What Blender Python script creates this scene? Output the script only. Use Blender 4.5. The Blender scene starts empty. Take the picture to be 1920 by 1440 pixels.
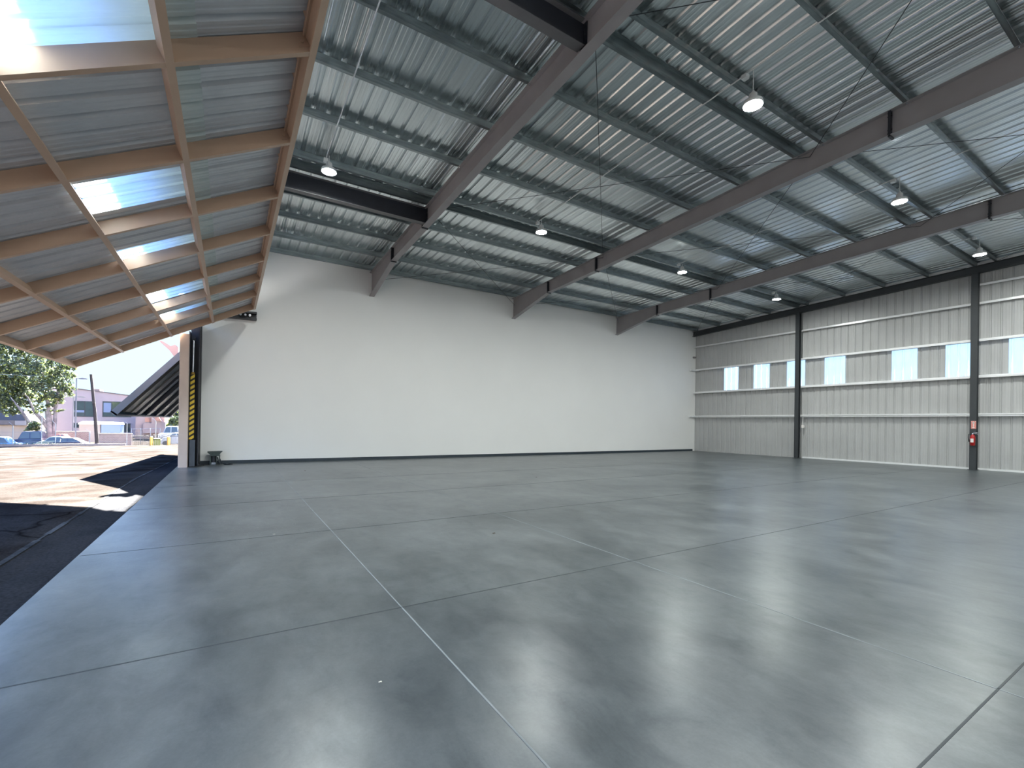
import bpy, math, random
from mathutils import Vector, Matrix
from math import sin, cos, pi, sqrt, atan2

random.seed(11)
SC = bpy.context.scene
COL = SC.collection
D = bpy.data

# ------------------------------------------------------------------ camera
YAW, PITCH, ROLL = 0.552806, 0.002967, 0.015585
F_PX, CY, CAM_H = 858.73, 792.19, 1.55
fw = Vector((sin(YAW) * cos(PITCH), cos(YAW) * cos(PITCH), sin(PITCH)))
rt = Vector((cos(YAW), -sin(YAW), 0))
up = rt.cross(fw)
R_ = cos(ROLL) * rt + sin(ROLL) * up
U_ = -sin(ROLL) * rt + cos(ROLL) * up
cam_d = D.cameras.new('camera')
cam = D.objects.new('camera', cam_d)
COL.objects.link(cam)
M = Matrix((R_, U_, -fw)).transposed().to_4x4()
M.translation = Vector((0, 0, CAM_H))
cam.matrix_world = M
cam_d.sensor_fit = 'HORIZONTAL'
cam_d.sensor_width = 36
cam_d.lens = F_PX * 36 / 1920
cam_d.shift_y = (CY - 720) / 1920
cam_d.clip_end = 600
cam_d.clip_start = 0.05
SC.camera = cam


def at(px, py, Y):
    """a point of the photograph at world distance Y"""
    d = R_ * ((px - 960) / F_PX) - U_ * ((py - CY) / F_PX) + fw
    return Vector((0, 0, CAM_H)) + d * (Y / d.y)


# ------------------------------------------------------------------ materials
def mat(name, col, rough=0.5, metal=0.0, var=0.0, vscale=4.0, bump=0.0, bscale=40.0, emit=None, estr=0.0,
        spec=0.5, col2=None, stretch=None, detail=4.0):
    m = D.materials.new(name)
    m.use_nodes = True
    nt = m.node_tree
    b = nt.nodes['Principled BSDF']
    b.inputs['Roughness'].default_value = rough
    b.inputs['Metallic'].default_value = metal
    b.inputs['Specular IOR Level'].default_value = spec
    tc = nt.nodes.new('ShaderNodeTexCoord')
    mp = nt.nodes.new('ShaderNodeMapping')
    nt.links.new(tc.outputs['Object'], mp.inputs['Vector'])
    if stretch:
        mp.inputs['Scale'].default_value = stretch
    n = nt.nodes.new('ShaderNodeTexNoise')
    n.inputs['Scale'].default_value = vscale
    n.inputs['Detail'].default_value = detail
    nt.links.new(mp.outputs['Vector'], n.inputs['Vector'])
    r = nt.nodes.new('ShaderNodeValToRGB')
    c = list(col) + [1]
    c2 = list(col2) + [1] if col2 else [max(0, x * (1 - var)) for x in col] + [1]
    r.color_ramp.elements[0].position = 0.35
    r.color_ramp.elements[1].position = 0.65
    r.color_ramp.elements[0].color = c2
    r.color_ramp.elements[1].color = c
    nt.links.new(n.outputs['Fac'], r.inputs['Fac'])
    nt.links.new(r.outputs['Color'], b.inputs['Base Color'])
    if bump:
        n2 = nt.nodes.new('ShaderNodeTexNoise')
        n2.inputs['Scale'].default_value = bscale
        n2.inputs['Detail'].default_value = 3
        nt.links.new(mp.outputs['Vector'], n2.inputs['Vector'])
        bp = nt.nodes.new('ShaderNodeBump')
        bp.inputs['Strength'].default_value = bump
        bp.inputs['Distance'].default_value = 0.02
        nt.links.new(n2.outputs['Fac'], bp.inputs['Height'])
        nt.links.new(bp.outputs['Normal'], b.inputs['Normal'])
    if emit:
        b.inputs['Emission Color'].default_value = list(emit) + [1]
        b.inputs['Emission Strength'].default_value = estr
    return m


M_WALL = mat('white_wall_paint', (.86, .855, .84), .5, var=.02, vscale=.6, bump=.08, bscale=60)
M_STEEL = mat('grey_primer_steel', (.33, .305, .31), .5, var=.08, vscale=2, bump=.03, bscale=80)
M_BEAMF = mat('dark_beam_flange', (.13, .125, .13), .5, var=.1)
M_COLUMN = mat('dark_column_steel', (.045, .05, .055), .45, var=.1, vscale=3)
M_BLACK = mat('black_steel', (.02, .022, .03), .45, var=.2, vscale=5)
M_GALV = mat('galvanized_purlin', (.31, .35, .36), .3, metal=.85, var=.3, vscale=6, stretch=(.4, 3, 3))
M_DECK = mat('galvalume_deck', (.80, .84, .85), .28, metal=1.0, var=.14, vscale=2.5, stretch=(1, .15, 1))
M_DOORSHEET = mat('door_sheeting', (.60, .62, .65), .4, metal=.2, var=.12, vscale=2.0)
M_TAN = mat('tan_painted_steel', (.47, .32, .225), .45, var=.06, vscale=2)
M_TANL = mat('tan_painted_jamb', (.66, .54, .47), .5, var=.06, vscale=2)
M_SIDING = mat('siding_light_grey', (.50, .50, .495), .42, var=.06, vscale=1.5, spec=.6)
M_GIRT = mat('girt_white_metal', (.95, .95, .95), .3, metal=.15, var=.06, vscale=3, spec=.6)
M_BASETRIM = mat('base_trim_white', (.85, .86, .86), .3, var=.05)
M_BASEB = mat('black_rubber_base', (.03, .045, .06), .5, var=.2)
M_LAMPBODY = mat('lamp_housing', (.75, .75, .75), .4)
M_LENS = mat('lamp_lens', (.9, .9, .9), .3, emit=(.93, .98, 1.0), estr=60)
M_CONDUIT = mat('white_conduit', (.75, .76, .76), .35, metal=.2)
M_ROD = mat('brace_rod_steel', (.05, .055, .06), .4, metal=.5)
M_RED = mat('extinguisher_red', (.45, .015, .015), .3)
M_SIGN = mat('sign_faded_red', (.75, .28, .24), .5)
M_SIGNW = mat('sign_white', (.9, .85, .82), .5)
M_YEL = mat('hazard_yellow', (.40, .235, .04), .45)
M_CHROME = mat('chrome_rod', (.7, .72, .78), .2, metal=.9)
M_PUMP = mat('pump_dark_green_grey', (.05, .07, .065), .4, var=.3, vscale=12)
M_CABLE = mat('cable_rubber', (.015, .018, .025), .5)
M_LEAFDRY = mat('dry_leaf', (.10, .06, .03), .8)
M_PAPER = mat('pale_scrap', (.7, .68, .6), .8)
M_PINK = mat('pink_stucco', (.33, .27, .272), .9, var=.08, vscale=.5, bump=.2, bscale=8)
M_PEACH = mat('peach_stucco', (.33, .235, .21), .9, var=.08, vscale=.5)
M_PEACHR = mat('terracotta_roof', (.45, .22, .15), .8, var=.2, vscale=3)
M_TANWALL = mat('tan_stucco', (.45, .35, .28), .9, var=.08, vscale=.5)
M_DARKROOF = mat('dark_roofing', (.05, .06, .09), .7, var=.3, vscale=1)
M_GLASS = mat('window_glass_dark', (.03, .05, .05), .06, spec=.8, var=.3, vscale=.7)
M_BLIND = mat('window_blind_blue', (.15, .19, .28), .6)
M_FRAMEM = mat('dark_window_frame', (.03, .03, .035), .4)
M_WOODPOLE = mat('weathered_wood_pole', (.026, .020, .02), .9, var=.3, vscale=3, stretch=(6, 6, .5))
M_POLE = mat('street_pole_grey', (.12, .12, .14), .5)
M_FENCE = mat('fence_galvanized', (.20, .225, .26), .4, metal=.5)
M_IRON = mat('iron_fence_black', (.025, .03, .035), .5)
M_CURB = mat('curb_concrete', (.15, .125, .12), .9, var=.15, vscale=2)
M_BARK = mat('pale_mottled_bark', (.22, .20, .20), .85, col2=(.10, .09, .095), vscale=2.5, bump=.3, bscale=8)
M_HEDGE = mat('hedge_green', (.05, .085, .04), .8, var=.5, vscale=6)
M_CONT_W = mat('trailer_white', (.27, .24, .235), .5)
M_CONT_B = mat('trailer_blue', (.17, .24, .42), .5)
M_CARGLASS = mat('car_glass', (.02, .03, .04), .05, spec=.9)
M_TYRE = mat('tyre_rubber', (.02, .02, .02), .8)
M_SALMON = mat('salmon_painted_arm', (.55, .36, .33), .5)
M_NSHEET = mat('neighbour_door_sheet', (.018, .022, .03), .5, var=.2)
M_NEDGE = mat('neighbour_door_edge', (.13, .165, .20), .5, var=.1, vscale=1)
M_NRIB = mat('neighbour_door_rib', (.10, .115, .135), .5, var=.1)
M_BARRIER = mat('yellow_green_barrier', (.10, .11, .03), .6)


def leaf_material():
    m = D.materials.new('leaf_green')
    m.use_nodes = True
    nt = m.node_tree
    b = nt.nodes['Principled BSDF']
    g = nt.nodes.new('ShaderNodeNewGeometry')
    r = nt.nodes.new('ShaderNodeValToRGB')
    r.color_ramp.elements[0].color = (.05, .068, .05, 1)
    r.color_ramp.elements[1].color = (.16, .19, .04, 1)
    e = r.color_ramp.elements.new(.55)
    e.color = (.06, .085, .045, 1)
    nt.links.new(g.outputs['Random Per Island'], r.inputs['Fac'])
    nt.links.new(r.outputs['Color'], b.inputs['Base Color'])
    b.inputs['Roughness'].default_value = .5
    tr = nt.nodes.new('ShaderNodeBsdfTranslucent')
    nt.links.new(r.outputs['Color'], tr.inputs['Color'])
    mx = nt.nodes.new('ShaderNodeMixShader')
    mx.inputs[0].default_value = .28
    nt.links.new(b.outputs[0], mx.inputs[1])
    nt.links.new(tr.outputs[0], mx.inputs[2])
    nt.links.new(mx.outputs[0], nt.nodes['Material Output'].inputs[0])
    return m


M_LEAF = leaf_material()


def translucent_material(name, col, fac, alpha_tr=.0):
    m = D.materials.new(name)
    m.use_nodes = True
    nt = m.node_tree
    b = nt.nodes['Principled BSDF']
    b.inputs['Base Color'].default_value = list(col) + [1]
    b.inputs['Roughness'].default_value = .3
    tr = nt.nodes.new('ShaderNodeBsdfTranslucent')
    tc = nt.nodes.new('ShaderNodeTexCoord')
    n = nt.nodes.new('ShaderNodeTexNoise')
    n.inputs['Scale'].default_value = 2.5
    n.inputs['Detail'].default_value = 6
    nt.links.new(tc.outputs['Object'], n.inputs['Vector'])
    r = nt.nodes.new('ShaderNodeValToRGB')
    r.color_ramp.elements[0].color = [c * .88 for c in col] + [1]
    r.color_ramp.elements[1].color = list(col) + [1]
    nt.links.new(n.outputs['Fac'], r.inputs['Fac'])
    nt.links.new(r.outputs['Color'], tr.inputs['Color'])
    mx = nt.nodes.new('ShaderNodeMixShader')
    mx.inputs[0].default_value = fac
    nt.links.new(b.outputs[0], mx.inputs[1])
    nt.links.new(tr.outputs[0], mx.inputs[2])
    nt.links.new(mx.outputs[0], nt.nodes['Material Output'].inputs[0])
    return m


M_SKYL = translucent_material('translucent_fibreglass', (.86, .95, 1.0), .8)
M_WINP = translucent_material('translucent_wall_panel', (.97, 1.0, 1.0), .95)


def concrete_floor_material():
    m = D.materials.new('polished_concrete')
    m.use_nodes = True
    nt = m.node_tree
    N, L = nt.nodes, nt.links
    b = N['Principled BSDF']
    tc = N.new('ShaderNodeTexCoord')

    def noise(scale, detail, rough=.55, stretch=None, dist=0.0):
        n = N.new('ShaderNodeTexNoise')
        n.inputs['Scale'].default_value = scale
        n.inputs['Detail'].default_value = detail
        n.inputs['Roughness'].default_value = rough
        n.inputs['Distortion'].default_value = dist
        mp = N.new('ShaderNodeMapping')
        if stretch:
            mp.inputs['Scale'].default_value = stretch
        L.new(tc.outputs['Object'], mp.inputs['Vector'])
        L.new(mp.outputs['Vector'], n.inputs['Vector'])
        return n

    def ramp(src, p0, c0, p1, c1):
        r = N.new('ShaderNodeValToRGB')
        r.color_ramp.elements[0].position = p0
        r.color_ramp.elements[1].position = p1
        r.color_ramp.elements[0].color = c0
        r.color_ramp.elements[1].color = c1
        L.new(src, r.inputs['Fac'])
        return r

    def mix(mode, fac, a, bb):
        x = N.new('ShaderNodeMixRGB')
        x.blend_type = mode
        x.inputs[0].default_value = fac
        L.new(a, x.inputs[1])
        L.new(bb, x.inputs[2])
        return x
    big = noise(.55, 5, .6, dist=.6)
    r1 = ramp(big.outputs['Fac'], .25, (.046, .059, .066, 1), .75, (.145, .163, .170, 1))
    mid = noise(2.6, 8, .68, stretch=(1, .55, 1), dist=.4)
    r2 = ramp(mid.outputs['Fac'], .3, (.50, .54, .56, 1), .72, (1.3, 1.27, 1.25, 1))
    c = mix('MULTIPLY', .85, r1.outputs[0], r2.outputs[0])
    fine = noise(55, 5, .7)
    r3 = ramp(fine.outputs['Fac'], .3, (.82, .82, .82, 1), .7, (1.1, 1.1, 1.1, 1))
    c2 = mix('MULTIPLY', .7, c.outputs[0], r3.outputs[0])
    def blob(cx, cy, rad):
        d = N.new('ShaderNodeVectorMath')
        d.operation = 'DISTANCE'
        d.inputs[1].default_value = (cx, cy, 0)
        L.new(tc.outputs['Object'], d.inputs[0])
        q = N.new('ShaderNodeMapRange')
        q.inputs['From Min'].default_value = rad
        q.inputs['From Max'].default_value = rad * .15
        L.new(d.outputs['Value'], q.inputs['Value'])
        return q

    def mul(a, bb):
        q = N.new('ShaderNodeMath')
        q.operation = 'MULTIPLY'
        L.new(a, q.inputs[0])
        if isinstance(bb, float):
            q.inputs[1].default_value = bb
        else:
            L.new(bb, q.inputs[1])
        return q
    st = noise(4.5, 6, .7)
    rs = ramp(st.outputs['Fac'], .4, (0, 0, 0, 1), .7, (1, 1, 1, 1))
    last = c2.outputs[0]
    for (cx, cy, rad, k_) in ((1.35, 3.7, .8, .65), (2.2, 3.8, .7, .4), (3.3, 3.9, 1.4, .5), (1.9, 3.0, .9, .35), (5.2, 6.6, 1.6, .35)):
        mk = mul(mul(blob(cx, cy, rad).outputs[0], rs.outputs[0]).outputs[0], k_)
        x = N.new('ShaderNodeMixRGB')
        x.inputs[2].default_value = (.05, .062, .066, 1)
        L.new(mk.outputs[0], x.inputs[0])
        L.new(last, x.inputs[1])
        last = x.outputs[0]
    sc_ = noise(1.7, 3, .5, stretch=(2.2, .5, 1), dist=3.5)
    rsc = ramp(sc_.outputs['Fac'], .493, (0, 0, 0, 1), .5, (1, 1, 1, 1))
    rsc.color_ramp.elements.new(.507).color = (0, 0, 0, 1)
    mk = mul(mul(blob(.1, 8.2, 3.2).outputs[0], rsc.outputs[0]).outputs[0], .30)
    x = N.new('ShaderNodeMixRGB')
    x.inputs[2].default_value = (.36, .39, .40, 1)
    L.new(mk.outputs[0], x.inputs[0])
    L.new(last, x.inputs[1])
    last = x.outputs[0]
    sp = noise(3.4, 8, .72, stretch=(1, .6, 1), dist=.5)
    rsp = ramp(sp.outputs['Fac'], .3, (.35, .35, .35, 1), .72, (1, 1, 1, 1))
    L.new(rsp.outputs[0], b.inputs['Specular IOR Level'])
    L.new(last, b.inputs['Base Color'])
    rr = ramp(mid.outputs['Fac'], .2, (.285, .285, .285, 1), .8, (.34, .34, .34, 1))
    L.new(rr.outputs[0], b.inputs['Roughness'])
    b.inputs['Specular IOR Level'].default_value = .55
    bn = noise(1.6, 4, .5, stretch=(1, 1, 1))
    bf = noise(14, 5, .6)
    bp = N.new('ShaderNodeBump')
    bp.inputs['Strength'].default_value = .2
    bp.inputs['Distance'].default_value = .03
    L.new(bn.outputs['Fac'], bp.inputs['Height'])
    bp2 = N.new('ShaderNodeBump')
    bp2.inputs['Strength'].default_value = .06
    bp2.inputs['Distance'].default_value = .003
    L.new(bf.outputs['Fac'], bp2.inputs['Height'])
    L.new(bp.outputs[0], bp2.inputs['Normal'])
    L.new(bp2.outputs[0], b.inputs['Normal'])
    return m


M_FLOOR = concrete_floor_material()
M_JOINT = mat('joint_dark', (.05, .06, .065), .6)
M_JOINTL = mat('joint_light_filler', (.27, .30, .31), .6, var=.3, vscale=2)


def asphalt_material(name, light, dark, crack=True):
    m = D.materials.new(name)
    m.use_nodes = True
    nt = m.node_tree
    N, L = nt.nodes, nt.links
    b = N['Principled BSDF']
    tc = N.new('ShaderNodeTexCoord')
    n1 = N.new('ShaderNodeTexNoise')
    n1.inputs['Scale'].default_value = 35
    n1.inputs['Detail'].default_value = 4
    L.new(tc.outputs['Object'], n1.inputs['Vector'])
    mp = N.new('ShaderNodeMapping')
    mp.inputs['Scale'].default_value = (.55, .5, 1)
    L.new(tc.outputs['Object'], mp.inputs['Vector'])
    n2 = N.new('ShaderNodeTexNoise')
    n2.inputs['Scale'].default_value = 1.4
    n2.inputs['Detail'].default_value = 7
    n2.inputs['Distortion'].default_value = .8
    L.new(mp.outputs['Vector'], n2.inputs['Vector'])
    r1 = N.new('ShaderNodeValToRGB')
    r1.color_ramp.elements[0].position = .38
    r1.color_ramp.elements[1].position = .66
    r1.color_ramp.elements[0].color = list(dark) + [1]
    r1.color_ramp.elements[1].color = list(light) + [1]
    L.new(n2.outputs['Fac'], r1.inputs['Fac'])
    r2 = N.new('ShaderNodeValToRGB')
    r2.color_ramp.elements[0].position = .3
    r2.color_ramp.elements[1].position = .7
    r2.color_ramp.elements[0].color = (.7, .7, .7, 1)
    r2.color_ramp.elements[1].color = (1.15, 1.15, 1.15, 1)
    L.new(n1.outputs['Fac'], r2.inputs['Fac'])
    x = N.new('ShaderNodeMixRGB')
    x.blend_type = 'MULTIPLY'
    x.inputs[0].default_value = 1
    L.new(r1.outputs[0], x.inputs[1])
    L.new(r2.outputs[0], x.inputs[2])
    out = x.outputs[0]
    if crack:
        v = N.new('ShaderNodeTexVoronoi')
        v.feature = 'DISTANCE_TO_EDGE'
        v.inputs['Scale'].default_value = .22
        wn = N.new('ShaderNodeTexNoise')
        wn.inputs['Scale'].default_value = 1.5
        wm = N.new('ShaderNodeMixRGB')
        wm.inputs[0].default_value = .35
        L.new(tc.outputs['Object'], wm.inputs[1])
        L.new(wn.outputs['Color'], wm.inputs[2])
        L.new(tc.outputs['Object'], wn.inputs['Vector'])
        L.new(wm.outputs[0], v.inputs['Vector'])
        r3 = N.new('ShaderNodeValToRGB')
        r3.color_ramp.elements[0].position = 0
        r3.color_ramp.elements[1].position = .006
        r3.color_ramp.elements[0].color = (.35, .33, .33, 1)
        r3.color_ramp.elements[1].color = (1, 1, 1, 1)
        L.new(v.outputs['Distance'], r3.inputs['Fac'])
        y = N.new('ShaderNodeMixRGB')
        y.blend_type = 'MULTIPLY'
        y.inputs[0].default_value = 1
        L.new(out, y.inputs[1])
        L.new(r3.outputs[0], y.inputs[2])
        out = y.outputs[0]
    L.new(out, b.inputs['Base Color'])
    b.inputs['Roughness'].default_value = 1.0
    b.inputs['Specular IOR Level'].default_value = 0
    bp = N.new('ShaderNodeBump')
    bp.inputs['Strength'].default_value = .5
    bp.inputs['Distance'].default_value = .01
    L.new(n1.outputs['Fac'], bp.inputs['Height'])
    L.new(bp.outputs[0], b.inputs['Normal'])
    return m


M_ASPH = asphalt_material('old_asphalt', (.047, .044, .042), (.024, .0205, .0185))
M_ASPH2 = asphalt_material('asphalt_patch', (.042, .043, .047), (.030, .032, .036), crack=False)
M_GRIT = asphalt_material('seam_grit', (.11, .115, .12), (.03, .033, .036), crack=False)


def brick_material():
    m = D.materials.new('block_wall_brick')
    m.use_nodes = True
    nt = m.node_tree
    b = nt.nodes['Principled BSDF']
    tc = nt.nodes.new('ShaderNodeTexCoord')
    mp = nt.nodes.new('ShaderNodeMapping')
    mp.inputs['Rotation'].default_value = (pi / 2, 0, 0)
    br = nt.nodes.new('ShaderNodeTexBrick')
    br.inputs['Color1'].default_value = (.20, .15, .14, 1)
    br.inputs['Color2'].default_value = (.15, .11, .105, 1)
    br.inputs['Mortar'].default_value = (.24, .20, .19, 1)
    br.inputs['Scale'].default_value = 2.2
    br.inputs['Mortar Size'].default_value = .03
    nt.links.new(tc.outputs['Object'], mp.inputs['Vector'])
    nt.links.new(mp.outputs['Vector'], br.inputs['Vector'])
    nt.links.new(br.outputs['Color'], b.inputs['Base Color'])
    b.inputs['Roughness'].default_value = .9
    return m


M_BRICK = brick_material()


def stripe_material():
    m = D.materials.new('hazard_stripes')
    m.use_nodes = True
    nt = m.node_tree
    b = nt.nodes['Principled BSDF']
    tc = nt.nodes.new('ShaderNodeTexCoord')
    sx = nt.nodes.new('ShaderNodeSeparateXYZ')
    nt.links.new(tc.outputs['Object'], sx.inputs[0])
    a = nt.nodes.new('ShaderNodeMath')
    a.operation = 'MULTIPLY'
    a.inputs[1].default_value = -.75
    nt.links.new(sx.outputs['X'], a.inputs[0])
    s = nt.nodes.new('ShaderNodeMath')
    s.operation = 'ADD'
    nt.links.new(a.outputs[0], s.inputs[0])
    nt.links.new(sx.outputs['Z'], s.inputs[1])
    md = nt.nodes.new('ShaderNodeMath')
    md.operation = 'MULTIPLY'
    md.inputs[1].default_value = 1 / .165
    nt.links.new(s.outputs[0], md.inputs[0])
    fr = nt.nodes.new('ShaderNodeMath')
    fr.operation = 'FRACT'
    nt.links.new(md.outputs[0], fr.inputs[0])
    gt = nt.nodes.new('ShaderNodeMath')
    gt.operation = 'GREATER_THAN'
    gt.inputs[1].default_value = .42
    nt.links.new(fr.outputs[0], gt.inputs[0])
    mx = nt.nodes.new('ShaderNodeMixRGB')
    mx.inputs[1].default_value = (.025, .022, .02, 1)
    mx.inputs[2].default_value = (.80, .56, .05, 1)
    nt.links.new(gt.outputs[0], mx.inputs[0])
    nt.links.new(mx.outputs[0], b.inputs['Base Color'])
    b.inputs['Roughness'].default_value = .45
    return m


M_STRIPE = stripe_material()


# ------------------------------------------------------------------ mesh helper
class MB:
    def __init__(self):
        self.v, self.f, self.sm = [], [], []

    def add(self, vs, fs, smooth=False):
        o = len(self.v)
        self.v += [tuple(p) for p in vs]
        self.f += [tuple(i + o for i in f) for f in fs]
        self.sm += [smooth] * len(fs)
        return self

    def hexa(self, p):
        """8 points: 0-3 one quad loop, 4-7 the opposite loop"""
        return self.add(p, [(0, 3, 2, 1), (4, 5, 6, 7), (0, 1, 5, 4), (1, 2, 6, 5), (2, 3, 7, 6), (3, 0, 4, 7)])

    def box(self, a, b):
        x0, y0, z0 = a
        x1, y1, z1 = b
        return self.hexa([(x0, y0, z0), (x1, y0, z0), (x1, y1, z0), (x0, y1, z0),
                          (x0, y0, z1), (x1, y0, z1), (x1, y1, z1), (x0, y1, z1)])

    def prism(self, poly, axis, a, b):
        """extrude a 2-D polygon along an axis: x -> (t, p0, p1), y -> (p0, t, p1), z -> (p0, p1, t)"""
        def P(p, t):
            return {'x': (t, p[0], p[1]), 'y': (p[0], t, p[1]), 'z': (p[0], p[1], t)}[axis]
        n = len(poly)
        vs = [P(p, a) for p in poly] + [P(p, b) for p in poly]
        fs = [tuple(range(n))[::-1], tuple(range(n, 2 * n))]
        fs += [(i, (i + 1) % n, n + (i + 1) % n, n + i) for i in range(n)]
        return self.add(vs, fs)

    def tube(self, p0, p1, r0, r1=None, n=10, caps=True, smooth=True):
        p0, p1 = Vector(p0), Vector(p1)
        r1 = r0 if r1 is None else r1
        d = (p1 - p0).normalized()
        s = d.orthogonal().normalized()
        t = d.cross(s)
        vs = []
        for p, r in ((p0, r0), (p1, r1)):
            for i in range(n):
                a = 2 * pi * i / n
                vs.append(p + (s * cos(a) + t * sin(a)) * r)
        self.add(vs, [(i, (i + 1) % n, n + (i + 1) % n, n + i) for i in range(n)], smooth)
        if caps:
            self.add(vs[:n], [tuple(range(n))[::-1]])
            self.add(vs[n:], [tuple(range(n))])
        return self

    def path(self, pts, rads, n=8):
        """one continuous tapering tube through points"""
        pts = [Vector(p) for p in pts]
        if not hasattr(rads, '__len__'):
            rads = [rads] * len(pts)
        vs = []
        ref = Vector((.3, .8, .52)).normalized()
        for i, p in enumerate(pts):
            d = (pts[min(i + 1, len(pts) - 1)] - pts[max(i - 1, 0)]).normalized()
            s = d.cross(ref)
            if s.length < .1:
                s = d.orthogonal()
            s.normalize()
            t = d.cross(s)
            for k in range(n):
                a = 2 * pi * k / n
                vs.append(p + (s * cos(a) + t * sin(a)) * rads[i])
        fs = []
        for i in range(len(pts) - 1):
            for k in range(n):
                fs.append((i * n + k, i * n + (k + 1) % n, (i + 1) * n + (k + 1) % n, (i + 1) * n + k))
        self.add(vs, fs, True)
        self.add(vs[:n], [tuple(range(n))[::-1]])
        self.add(vs[-n:], [tuple(range(n))])
        return self

    def lathe(self, prof, c, n=24, smooth=True):
        """profile [(r, z)] turned about the vertical through c"""
        vs = []
        for r, z in prof:
            for k in range(n):
                a = 2 * pi * k / n
                vs.append((c[0] + r * cos(a), c[1] + r * sin(a), c[2] + z))
        fs = []
        for i in range(len(prof) - 1):
            for k in range(n):
                fs.append((i * n + k, i * n + (k + 1) % n, (i + 1) * n + (k + 1) % n, (i + 1) * n + k))
        self.add(vs, fs, smooth)
        self.add(vs[:n], [tuple(range(n))[::-1]])
        self.add(vs[-n:], [tuple(range(n))])
        return self

    def build(self, name, m, parent=None, label=None, bevel=0):
        me = D.meshes.new(name)
        if parent is not None:
            pw = parent.matrix_world.inverted() if False else Matrix.Translation(-parent_loc(parent))
            vs = [tuple(Vector(v) - parent_loc(parent)) for v in self.v]
        else:
            vs = self.v
        me.from_pydata(vs, [], self.f)
        me.polygons.foreach_set('use_smooth', self.sm)
        me.materials.append(m)
        me.validate()
        me.update()
        o = D.objects.new(name, me)
        COL.objects.link(o)
        if parent is not None:
            o.parent = parent
        if label:
            o['label'] = label
        if bevel:
            b = o.modifiers.new('bevel', 'BEVEL')
            b.width = bevel
            b.segments = 2
            b.limit_method = 'ANGLE'
        return o


def parent_loc(o):
    l = Vector((0, 0, 0))
    while o is not None:
        l += o.location
        o = o.parent
    return l


def thing(name, label, cat, loc, group=None):
    o = D.objects.new(name, None)
    COL.objects.link(o)
    o.location = loc
    o.empty_display_size = .1
    o['label'] = label
    o['category'] = cat
    if group:
        o['group'] = group
    return o


def tag(o, label, cat, group=None, kind=None):
    o['label'] = label
    o['category'] = cat
    if group:
        o['group'] = group
    if kind:
        o['kind'] = kind
    return o


def struct(o, label=None):
    o['kind'] = 'structure'
    if label:
        o['label'] = label
    return o


ORD = ['first', 'second', 'third', 'fourth', 'fifth', 'sixth', 'seventh', 'eighth', 'ninth', 'tenth',
       'eleventh', 'twelfth', 'thirteenth', 'fourteenth', 'fifteenth', 'sixteenth', 'seventeenth', 'eighteenth', 'nineteenth',
       'twentieth']

# ------------------------------------------------------------------ main dimensions
YW = 19.0          # white wall
XR = 25.6          # metal siding
XS = -1.42         # slab edge at the door opening
YB = -9.0          # wall behind the camera
XF = -1.0          # outer facade line (header above the doors)


def zt(Y):         # top of the rafters = underside of the purlins
    return 7.63 + .039 * (YW - Y)


XF = -1.08
PUR = .2           # purlin depth


def rib_profile(a, b, pitch, depth, wtop, wbase, start=0.0, minor=True, curved=False):
    """list of (coordinate, height) along a panel"""
    pts = [(a, 0)]
    k = math.floor((a - start) / pitch)
    while True:
        c = start + k * pitch
        if c - wbase / 2 > b:
            break
        if c - wbase / 2 > a and c + wbase / 2 < b:
            if curved:
                # rolled bend half way up each flank
                w_ = (wbase - wtop) / 2
                fl_ = [(0, 0), (.56, .48), (1, 1)]
                pts += [(c - wbase / 2 + u * w_, v * depth) for u, v in fl_]
                pts += [(c + wbase / 2 - u * w_, v * depth) for u, v in reversed(fl_)]
            else:
                pts += [(c - wbase / 2, 0), (c - wtop / 2, depth), (c + wtop / 2, depth), (c + wbase / 2, 0)]
            if minor:
                for q in (.36, .64):
                    m_ = c + pitch * q
                    if m_ + .03 < b:
                        pts += [(m_ - .022, 0), (m_ - .010, .004), (m_ + .010, .004), (m_ + .022, 0)]
        k += 1
    pts.append((b, 0))
    pts = [p for p in pts if a <= p[0] <= b]
    return pts


# ------------------------------------------------------------------ floor slab
fl = MB()
fl.box((XS, YB, -.3), (XR + .1, YW + .3, 0))
struct(fl.build('floor', M_FLOOR), 'polished grey concrete hangar floor slab')
# control joints: thin sawn lines
jm = MB()
for y in (.8, 3.74, 6.88, 9.9, 12.95, -2.2):
    jm.box((XS + .02, y - .006, -.004), (XR - .3, y + .006, .0015))
struct(jm.build('trim_1', M_JOINT), 'dark sawn control joints across the floor')
jm = MB()
for x in (1.25, 3.96):
    jm.box((x - .006, YB, -.004), (x + .006, YW - .1, .0015))
struct(jm.build('trim_2', M_JOINTL), 'pale filled control joints along the floor')

# ------------------------------------------------------------------ ground outside


def zg(x, y):
    z = -.1
    z -= .026 * min(max(0, y - 16), 44)
    z -= .656 * min(max(0, (y - 60.1) / .9), 1)     # the parking lot lies lower, behind the curb
    return z


gm = MB()
xs = [-140, -90, -60, -40, -30, -22, -16, -12, -9, -6, -4, -3, -2.16]
ys = [-60, -30, -10, 0, 8, 16, 20, 26, 34, 44, 54, 60.1, 61.0, 62, 75, 100, 150, 260]
vs = [(x, y, zg(x, y)) for y in ys for x in xs]
nx = len(xs)
gm.add(vs, [(j * nx + i, j * nx + i + 1, (j + 1) * nx + i + 1, (j + 1) * nx + i) for j in range(len(ys) - 1) for i in range(nx - 1)])
struct(gm.build('floor_outside', M_ASPH), 'sunlit cracked old asphalt apron outside the hangar')
gm = MB()
ys2 = [y for y in ys if y <= 62]
vs = [(x, y, zg(x, y) - (0.0 if x < -2 else .035)) for y in ys2 for x in (-2.16, -1.9, XS)]
gm.add(vs, [(j * 3 + i, j * 3 + i + 1, (j + 1) * 3 + i + 1, (j + 1) * 3 + i) for j in range(len(ys2) - 1) for i in range(2)])
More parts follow.
